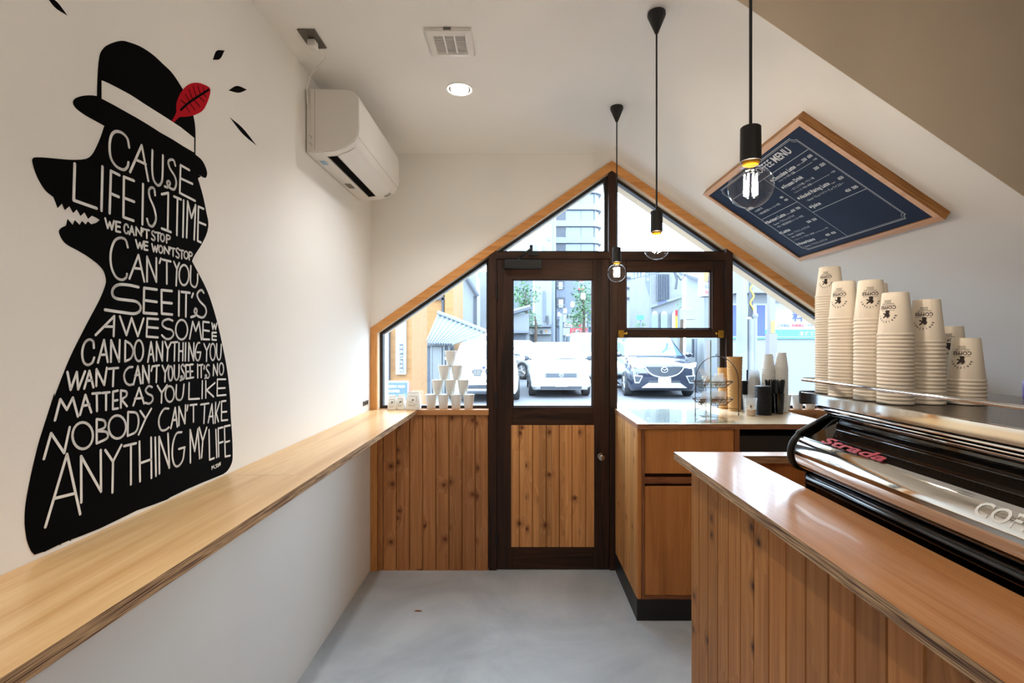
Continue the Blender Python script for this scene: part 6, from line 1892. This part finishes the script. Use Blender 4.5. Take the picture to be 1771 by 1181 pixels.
# ---------------------------------------------------------------- straight ahead: tower, white block, shops, trees
TY, TXa, TXb = 95.0, XY(961.5, 95), XY(1043.5, 95)
tw = thing('tower_block', 'tall grey banded tower with rounded balconies behind the door and gable panes', 'building', ((TXa + TXb) / 2, TY, GZ), 'buildings across the car park')
def rounded(off):
    r = 2.2
    return [(TXa, TY - off), (TXb - r, TY - off)] + [(TXb - r + (r + off) * math.sin(a), TY + r - (r + off) * math.cos(a)) for a in [i * PI / 16 for i in range(1, 9)]] + [(TXb + off, TY + 12), (TXa, TY + 12)]
b = nb(); prism(b, rounded(-0.6), GZ, 46, fxy); mesh('glass_wall', b, M['towerglass'], tw)
z = ZY(386, TY)
zs_ = [z + k * 3.18 for k in range(-9, 8)]
for zz in zs_:
    b = nb(); prism(b, rounded(0), zz - .55, zz + .55, fxy); fb = mesh('floor_band', b, M['towerband'], tw)
for p_ in (979, 1006, 1030):
    b = nb(); box(b, XY(p_, TY) - .06, XY(p_, TY) + .06, TY + .45, TY + .62, 2, 46); mesh('mullion', b, M['towerband'], tw)
b = nb(); box(b, TXa, XY(978, TY), TY + .3, TY + .58, 2, 46); mesh('balcony_recess', b, M['darkw'], tw)
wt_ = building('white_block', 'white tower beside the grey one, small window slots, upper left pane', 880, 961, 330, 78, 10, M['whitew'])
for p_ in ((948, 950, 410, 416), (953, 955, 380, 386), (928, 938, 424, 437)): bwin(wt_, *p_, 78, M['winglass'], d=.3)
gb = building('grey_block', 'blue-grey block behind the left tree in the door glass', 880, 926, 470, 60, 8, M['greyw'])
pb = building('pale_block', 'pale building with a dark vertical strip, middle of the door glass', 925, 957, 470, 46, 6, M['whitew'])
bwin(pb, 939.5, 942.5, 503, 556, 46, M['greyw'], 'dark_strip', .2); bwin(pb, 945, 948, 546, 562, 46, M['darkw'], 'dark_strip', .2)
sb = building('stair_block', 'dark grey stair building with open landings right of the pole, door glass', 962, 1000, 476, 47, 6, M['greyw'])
for p_ in ((963, 976, 484, 500), (963, 977, 514, 532), (963, 977, 552, 566)):
    bwin(sb, *p_, 47, M['darkw'], 'landing', .05); bwin(sb, p_[0] + 3, p_[1] - 3, p_[2] + 4, p_[3], 46.95, M['winglass'], 'door', .05)
    bwin(sb, p_[0], p_[1], p_[3] - 5, p_[3] - 4, 46.8, M['whitew'], 'railing', .05)
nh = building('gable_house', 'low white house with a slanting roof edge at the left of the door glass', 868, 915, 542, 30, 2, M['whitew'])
b = nb(); tube(b, [AY(868, 545, 29.8), AY(918, 531, 29.8)], .16, 6); mesh('roof_edge', b, M['roofgrey'], nh)
bwin(nh, 886, 910, 578, 600, 30, M['greyw'], 'garage_door'); bwin(nh, 880, 914, 572, 576, 30, M['roofgrey'], 'canopy', .5)
sp = building('noodle_shop', 'small shop with a white sign and orange emblem, middle of the door glass', 915, 955, 562, 34, 5, M['whitew'])
bwin(sp, 914.5, 953.5, 562, 566, 34, M['roofgrey'], 'eave', .6); bwin(sp, 916, 953, 567.5, 578, 34, M['signwhite'], 'sign_panel', .3)
btext(sp, 'し一番', 920, 576.5, 33.68, .25, M['dgrille']); btext(sp, '✿', 941, 577, 33.68, .34, M['signorange'])
bwin(sp, 918, 924, 581, 596, 34, M['darkw'], 'doorway')
rs = thing('red_sign_shop', 'shop front stacked with red and white sign panels, right of the door glass', 'building', (XY(996, 40), 40, GZ), 'buildings across the car park')
b = nb(); pbox(b, 973, 1018, 541, 640, 40, 3); mesh('wall', b, M['greyw'], rs)
b = nb(); pbox(b, 974, 1016, 544, 557, 39.9, .1); mesh('white_sign', b, M['signwhite'], rs)
b = nb(); pbox(b, 976, 1015, 557.5, 566, 39.9, .1); mesh('striped_sign', b, M['signwhite'], rs)
for k in range(6): bwin(rs, 980 + k * 5.5, 982 + k * 5.5, 545, 550, 39.9, M['dgrille'], 'lamp_holder', .3)
btext(rs, 'ラーメン横丁', 977, 564.5, 39.85, .26, M['signred'])
b = nb(); pbox(b, 974, 1017, 567, 580, 39.85, .1); mesh('sign_board', b, M['signwhite'], rs)
b = nb(); pbox(b, 986, 1016, 567.5, 577, 39.8, .05); mesh('red_panel', b, M['signred'], rs)
btext(rs, '三都ビル', 987, 575.5, 39.75, .34, M['signwhite'])
ub = building('upper_sign_block', 'building carrying a white and red rooftop sign at the top of the door glass', 978, 1014, 480, 62, 6, M['concretew'])
bwin(ub, 980, 1010, 484, 502, 62, M['signwhite'], 'sign_panel', .4); bwin(ub, 980, 1010, 483, 486, 61.6, M['signred'], 'sign_stripe', .1); bwin(ub, 980, 1010, 498, 501, 61.6, M['signred'], 'sign_stripe', .1)
btext(ub, '回転寿司', 983, 495.5, 61.5, .62, M['greyw'])
b = nb(); cyl(b, (XY(957, 33), 33, GZ), (XY(957, 33), 33, 12), .14, .11, 12)
tag(mesh('utility_pole', b, M['pole'], smooth=50), 'grey utility pole standing mid-way across the door glass', 'pole')
def tree(px, py, y, rx, rz, label, seed, n=700):
    random.seed(seed)
    c = AY(px, py, y)
    t = thing('street_tree', label, 'tree', (c.x, y, GZ), 'street trees beyond the car park')
    b = nb(); tube(b, [(c.x, y, GZ), (c.x + .08, y, c.z - rz * .5), (c.x, y, c.z + rz * .3)], [.12, .09, .04], 8); mesh('trunk', b, M['bark'], t)
    b = nb()
    lobes = [(Vector((random.uniform(-.6, .6) * rx, random.uniform(-.5, .5) * rx, random.uniform(-.65, .65) * rz)), random.uniform(.35, .55)) for _ in range(9)]
    for i in range(n):
        lo, k = random.choice(lobes)
        d = Vector((random.gauss(0, 1), random.gauss(0, 1), random.gauss(0, 1))).normalized() * (random.random() ** .4)
        p = Vector((c.x, y, c.z)) + lo + Vector((d.x * rx, d.y * rx, d.z * rz)) * k
        s = random.uniform(.06, .12) * rx
        u = Vector((random.gauss(0, 1), random.gauss(0, 1), random.gauss(0, .6))).normalized()
        v = u.orthogonal().normalized()
        b.faces.new([b.verts.new(p + q) for q in (u * s, v * s * .6, -u * s, -v * s * .6)])
    mesh('foliage', b, M['leaf'], t)
tree(909, 518, 36, 1.15, 1.7, 'leafy street tree at the left of the door glass', 11)
tree(925, 552, 33, .45, .7, 'small leafy sapling below the left tree in the door glass', 12, 300)
tree(1008, 528, 34, 1.05, 2.0, 'leafy street tree at the right of the door glass', 13, 800)

# ---------------------------------------------------------------- right: street seen through the sash and hatch
sw = thing('white_annexe', 'white rendered building with a canopy box at the right of the raised sash', 'building', (XY(1222, 13), 15, GZ), 'buildings across the car park')
x0_, x1_ = XY(1186, 17), XY(1270, 13)
b = nb(); prism(b, [(XY(1186, 17), 17), (XY(1218, 15.0), 15.0), (XY(1218, 15.0) + 8, 17), (XY(1218, 15.0) + 8, 23), (XY(1192, 23), 23)], GZ, 4.0, fxy); mesh('wall', b, M['whitew'], sw)
b = nb(); tube(b, [AY(1180, 470, 16.8), AY(1216, 481, 14.9)], .13, 8); mesh('eave', b, M['roofgrey'], sw)
b = nb(); prism(b, [(0, 0), (.26, 0), (.26, .34), (.14, .30)], 0, 1.0, lambda p, a: (XY(1181, 14.6) + a * .38, 14.85 - .0 + (p[0] - .26) , ZY(552, 14.6) + p[1])); mesh('canopy_box', b, M['concretew'], sw)
bwin(sw, 1196.5, 1200, 586, 618, 15.3, M['darkw'], 'narrow_window'); bwin(sw, 1203, 1204, 586, 680, 15.2, M['corru'], 'downpipe', .1)
hs = thing('advert_sign', 'orange and blue advertising sign on the wall, top right of the sash pane', 'sign', (XY(1226, 14.5), 14.4, ZY(512, 14.4)))
b = nb(); pbox(b, 1217, 1236, 466, 512, 14.4, .45); mesh('sign_panel', b, M['signwhite'], hs)
b = nb(); pbox(b, 1217.5, 1236, 466, 486, 14.38, .02); mesh('orange_field', b, M['signorange'], hs)
b = nb(); pbox(b, 1225, 1236, 477, 488, 14.37, .02); mesh('blue_field', b, M['signblue'], hs)
btext(hs, '323-07', 1218.5, 498, 14.38, .13, M['greyw']); btext(hs, '市街局', 1218.5, 508, 14.38, .11, M['signred'])
ar = building('arched_hall', 'pale hall with arches and vertical ribs in the middle of the sash pane', 1123, 1180, 470, 34, 6, M['concretew'])
for k in range(8): bwin(ar, 1136 + k * 2.8, 1137 + k * 2.8, 474, 520, 34, M['greyw'], 'rib', .2)
b = nb(); prism(b, [(XY(1123, 34), ZY(529, 34)), (XY(1180, 34), ZY(510, 34)), (XY(1180, 34), ZY(514, 34)), (XY(1123, 34), ZY(533, 34))], 33.7, 34, fxz); mesh('cornice', b, M['towerband'], ar)
for k, ch in enumerate('CENTRAL'):
    btext(ar, ch, 1136.5 + k * 2.6, 526.5 - k * .75, 33.68, .2, M['signblue'])
for p_ in (1131, 1147, 1166):
    pts = [(XY(p_ - 5.5, 34), ZY(572, 34)), (XY(p_ - 5.5, 34), ZY(545, 34))] + [(XY(p_ - 5.5 * math.cos(a), 34), ZY(545 - 7 * math.sin(a), 34)) for a in [i * PI / 10 for i in range(1, 10)]] + [(XY(p_ + 5.5, 34), ZY(545, 34)), (XY(p_ + 5.5, 34), ZY(572, 34))]
    b = nb(); prism(b, pts, 33.8, 34, fxz); mesh('arch_window', b, M['winglass'], ar)
of = building('office_block', 'white striped office block behind the nearest globe bulb, left of the sash pane', 1068, 1114, 440, 70, 8, M['whitew'])
for p_ in (1098, 1104, 1109): bwin(of, p_, p_ + 2, 440, 528, 70, M['winglass'], d=.2)
for k in range(3): bwin(of, 1084, 1090, 479 + k * 17.5, 482 + k * 17.5, 70, M['darkw'], 'balcony', .4)
nb_ = thing('hanging_banner', 'long blue pointed banner hanging in the sash pane', 'banner', (XY(1119, 33), 33, ZY(515, 33)))
b = nb(); prism(b, [(XY(1115, 33), ZY(440, 33)), (XY(1124, 33), ZY(440, 33)), (XY(1124, 33), ZY(515, 33)), (XY(1116, 33), ZY(490, 33))], 33, 33.05, fxz); mesh('cloth', b, M['greyw'], nb_)
b = nb(); cyl(b, (XY(1124.5, 33), 33.02, GZ), (XY(1124.5, 33), 33.02, ZY(440, 33)), .05, n=8); mesh('pole', b, M['pole'], nb_)
for k, ch in enumerate('大通'): btext(nb_, ch, 1117.5, 478 + k * 7, 32.98, .2, M['signwhite'])
rd = thing('road_sign', 'small green road sign on a post low in the sash pane', 'sign', (XY(1107, 30), 30, GZ))
b = nb(); pbox(b, 1101, 1114, 545, 553, 30, .05); mesh('sign_panel', b, M['signgreen'], rd)
b = nb(); cyl(b, (XY(1108, 30.1), 30.1, GZ), (XY(1108, 30.1), 30.1, ZY(548, 30)), .05, n=8); mesh('post', b, M['pole'], rd)
tree(1108, 566, 31, .5, .35, 'low green shrub at the foot of the sash pane', 21, 250)
fl = thing('flag_banner', 'narrow red and yellow flag banner before the hall in the sash pane', 'banner', (XY(1170, 24), 24, GZ))
b = nb(); pbox(b, 1168, 1172, 536, 572, 24, .02); mesh('cloth', b, M['signyellow'], fl)
b = nb(); pbox(b, 1168, 1172, 536, 546, 23.98, .02); mesh('red_head', b, M['signred'], fl)
b = nb(); cyl(b, (XY(1173, 24), 24, GZ), (XY(1173, 24), 24, ZY(534, 24)), .02, n=8); mesh('pole', b, M['pole'], fl)
tree(1177, 540, 27, .36, .9, 'slim leafy plant by the white annexe in the sash pane', 22, 250)

yp = 9.0
b = nb(); cyl(b, (XY(1283, yp), yp, GZ), (XY(1283, yp), yp, 7), .092, .085, 20)
tag(mesh('utility_pole', b, M['concretew'], smooth=50), 'thick concrete utility pole in the right-hand pane', 'pole')
cb = thing('cable_riser', 'bundle of grey cables and conduits strapped beside the concrete pole', 'cables', (XY(1296, yp), yp, GZ))
for k in range(5):
    b = nb(); tube(b, cat([(XY(1293.5 + k * 1.5, yp), yp - .02, ZY(470, yp)), (XY(1294 + k * 1.0, yp), yp - .05, ZY(500, yp)), (XY(1293.5 + k * 2.0, yp), yp - .02, ZY(548, yp))], 4), .010, 6); mesh('cable', b, M['cable'], cb)
b = nb(); cyl(b, (XY(1298.5, yp), yp, GZ), (XY(1298.5, yp), yp, ZY(552, yp)), .055, n=14); mesh('conduit', b, M['concretew'], cb)
b = nb(); cyl(b, (XY(1305, yp), yp, GZ), (XY(1305, yp), yp, ZY(548, yp)), .045, n=14); ball(b, (XY(1305, yp), yp, ZY(546, yp)), .06); mesh('conduit', b, M['concretew'], cb)
b = nb(); tube(b, cat([(XY(1298 + 3 * math.sin(i * 1.3), yp), yp - .06, ZY(482 + i * 5, yp)) for i in range(12)], 3), .014, 6); mesh('coiled_guard', b, M['signyellow'], cb)
yw = 11.5
fw_ = thing('parking_wall', 'long white wall with a parking signboard filling the right-hand pane', 'wall', (XY(1400, yw), yw, GZ))
b = nb(); box(b, XY(1258, yw), XY(1760, yw), yw, yw + .3, GZ, 2.9); mesh('wall', b, M['whitew'], fw_)
b = nb(); box(b, XY(1258, yw), XY(1760, yw), yw - .5, yw + .3, 2.5, 2.95); mesh('wall_head', b, M['roofgrey'], fw_)
b = nb(); box(b, XY(1258, yw), XY(1700, yw), yw - .03, yw, ZY(586, yw), ZY(525, yw)); mesh('sign_panel', b, M['signwhite'], fw_)
for a, c in ((1259, 1274), (1308, 1322)):
    b = nb(); box(b, XY(a, yw), XY(c, yw), yw - .04, yw - .03, ZY(581, yw), ZY(528, yw)); mesh('blue_field', b, M['signblue'], fw_)
b = nb(); box(b, XY(1322, yw), XY(1700, yw), yw - .04, yw - .03, ZY(581.5, yw), ZY(570, yw)); mesh('green_stripe', b, M['signgreen'], fw_)
b = nb(); box(b, XY(1258, yw), XY(1700, yw), yw - .045, yw - .03, ZY(586, yw), ZY(583, yw)); mesh('green_rim', b, M['signgreen'], fw_)
btext(fw_, '科', 1370, 554, yw - .03, .26, M['signblue'], bold=.02)
btext(fw_, 'この車は', 1343, 565, yw - .03, .075, M['greyw']); btext(fw_, '駐車禁止', 1369, 565, yw - .03, .075, M['signred']); btext(fw_, 'です', 1395, 565, yw - .03, .075, M['greyw'])
btext(fw_, '遠 藤 様', 1382, 579.5, yw - .03, .10, M['signwhite'])
yq = 8.0
b = nb(); box(b, XY(1331.5, yq), XY(1341, yq), yq, yq + .09, ZY(578, yq), 6); box(b, XY(1329.5, yq), XY(1343, yq), yq - .02, yq + .11, GZ, ZY(577, yq))
gp_ = thing('steel_post', 'mauve-grey steel post with a yellow tag in the right-hand pane', 'post', (XY(1336, yq), yq, GZ))
mesh('post_body', b, plain('mauve_grey_steel', (88, 84, 100), 0.5), gp_)
b = nb(); pbox(b, 1334, 1340, 555, 576, yq - .01, .008); mesh('yellow_tag', b, M['signyellow'], gp_)
def wire(pts, label, r=.015):
    b = nb(); tube(b, cat([AY(*p) for p in pts], 5), r, 5)
    tag(mesh('overhead_cable', b, M['cable']), label, 'cable', 'overhead street cables')
wire([(1085, 484, 22), (1120, 476, 22), (1160, 466, 22)], 'thin overhead cable crossing the sash pane to the white annexe')
wire([(1166, 467, 16), (1170, 482, 16), (1168, 500, 16)], 'dark cable tangle hanging at the top of the sash pane', .045)
wire([(1172, 476, 16), (1178, 484, 16), (1185, 474, 16)], 'looped dark cable beside the annexe eave in the sash pane', .02)
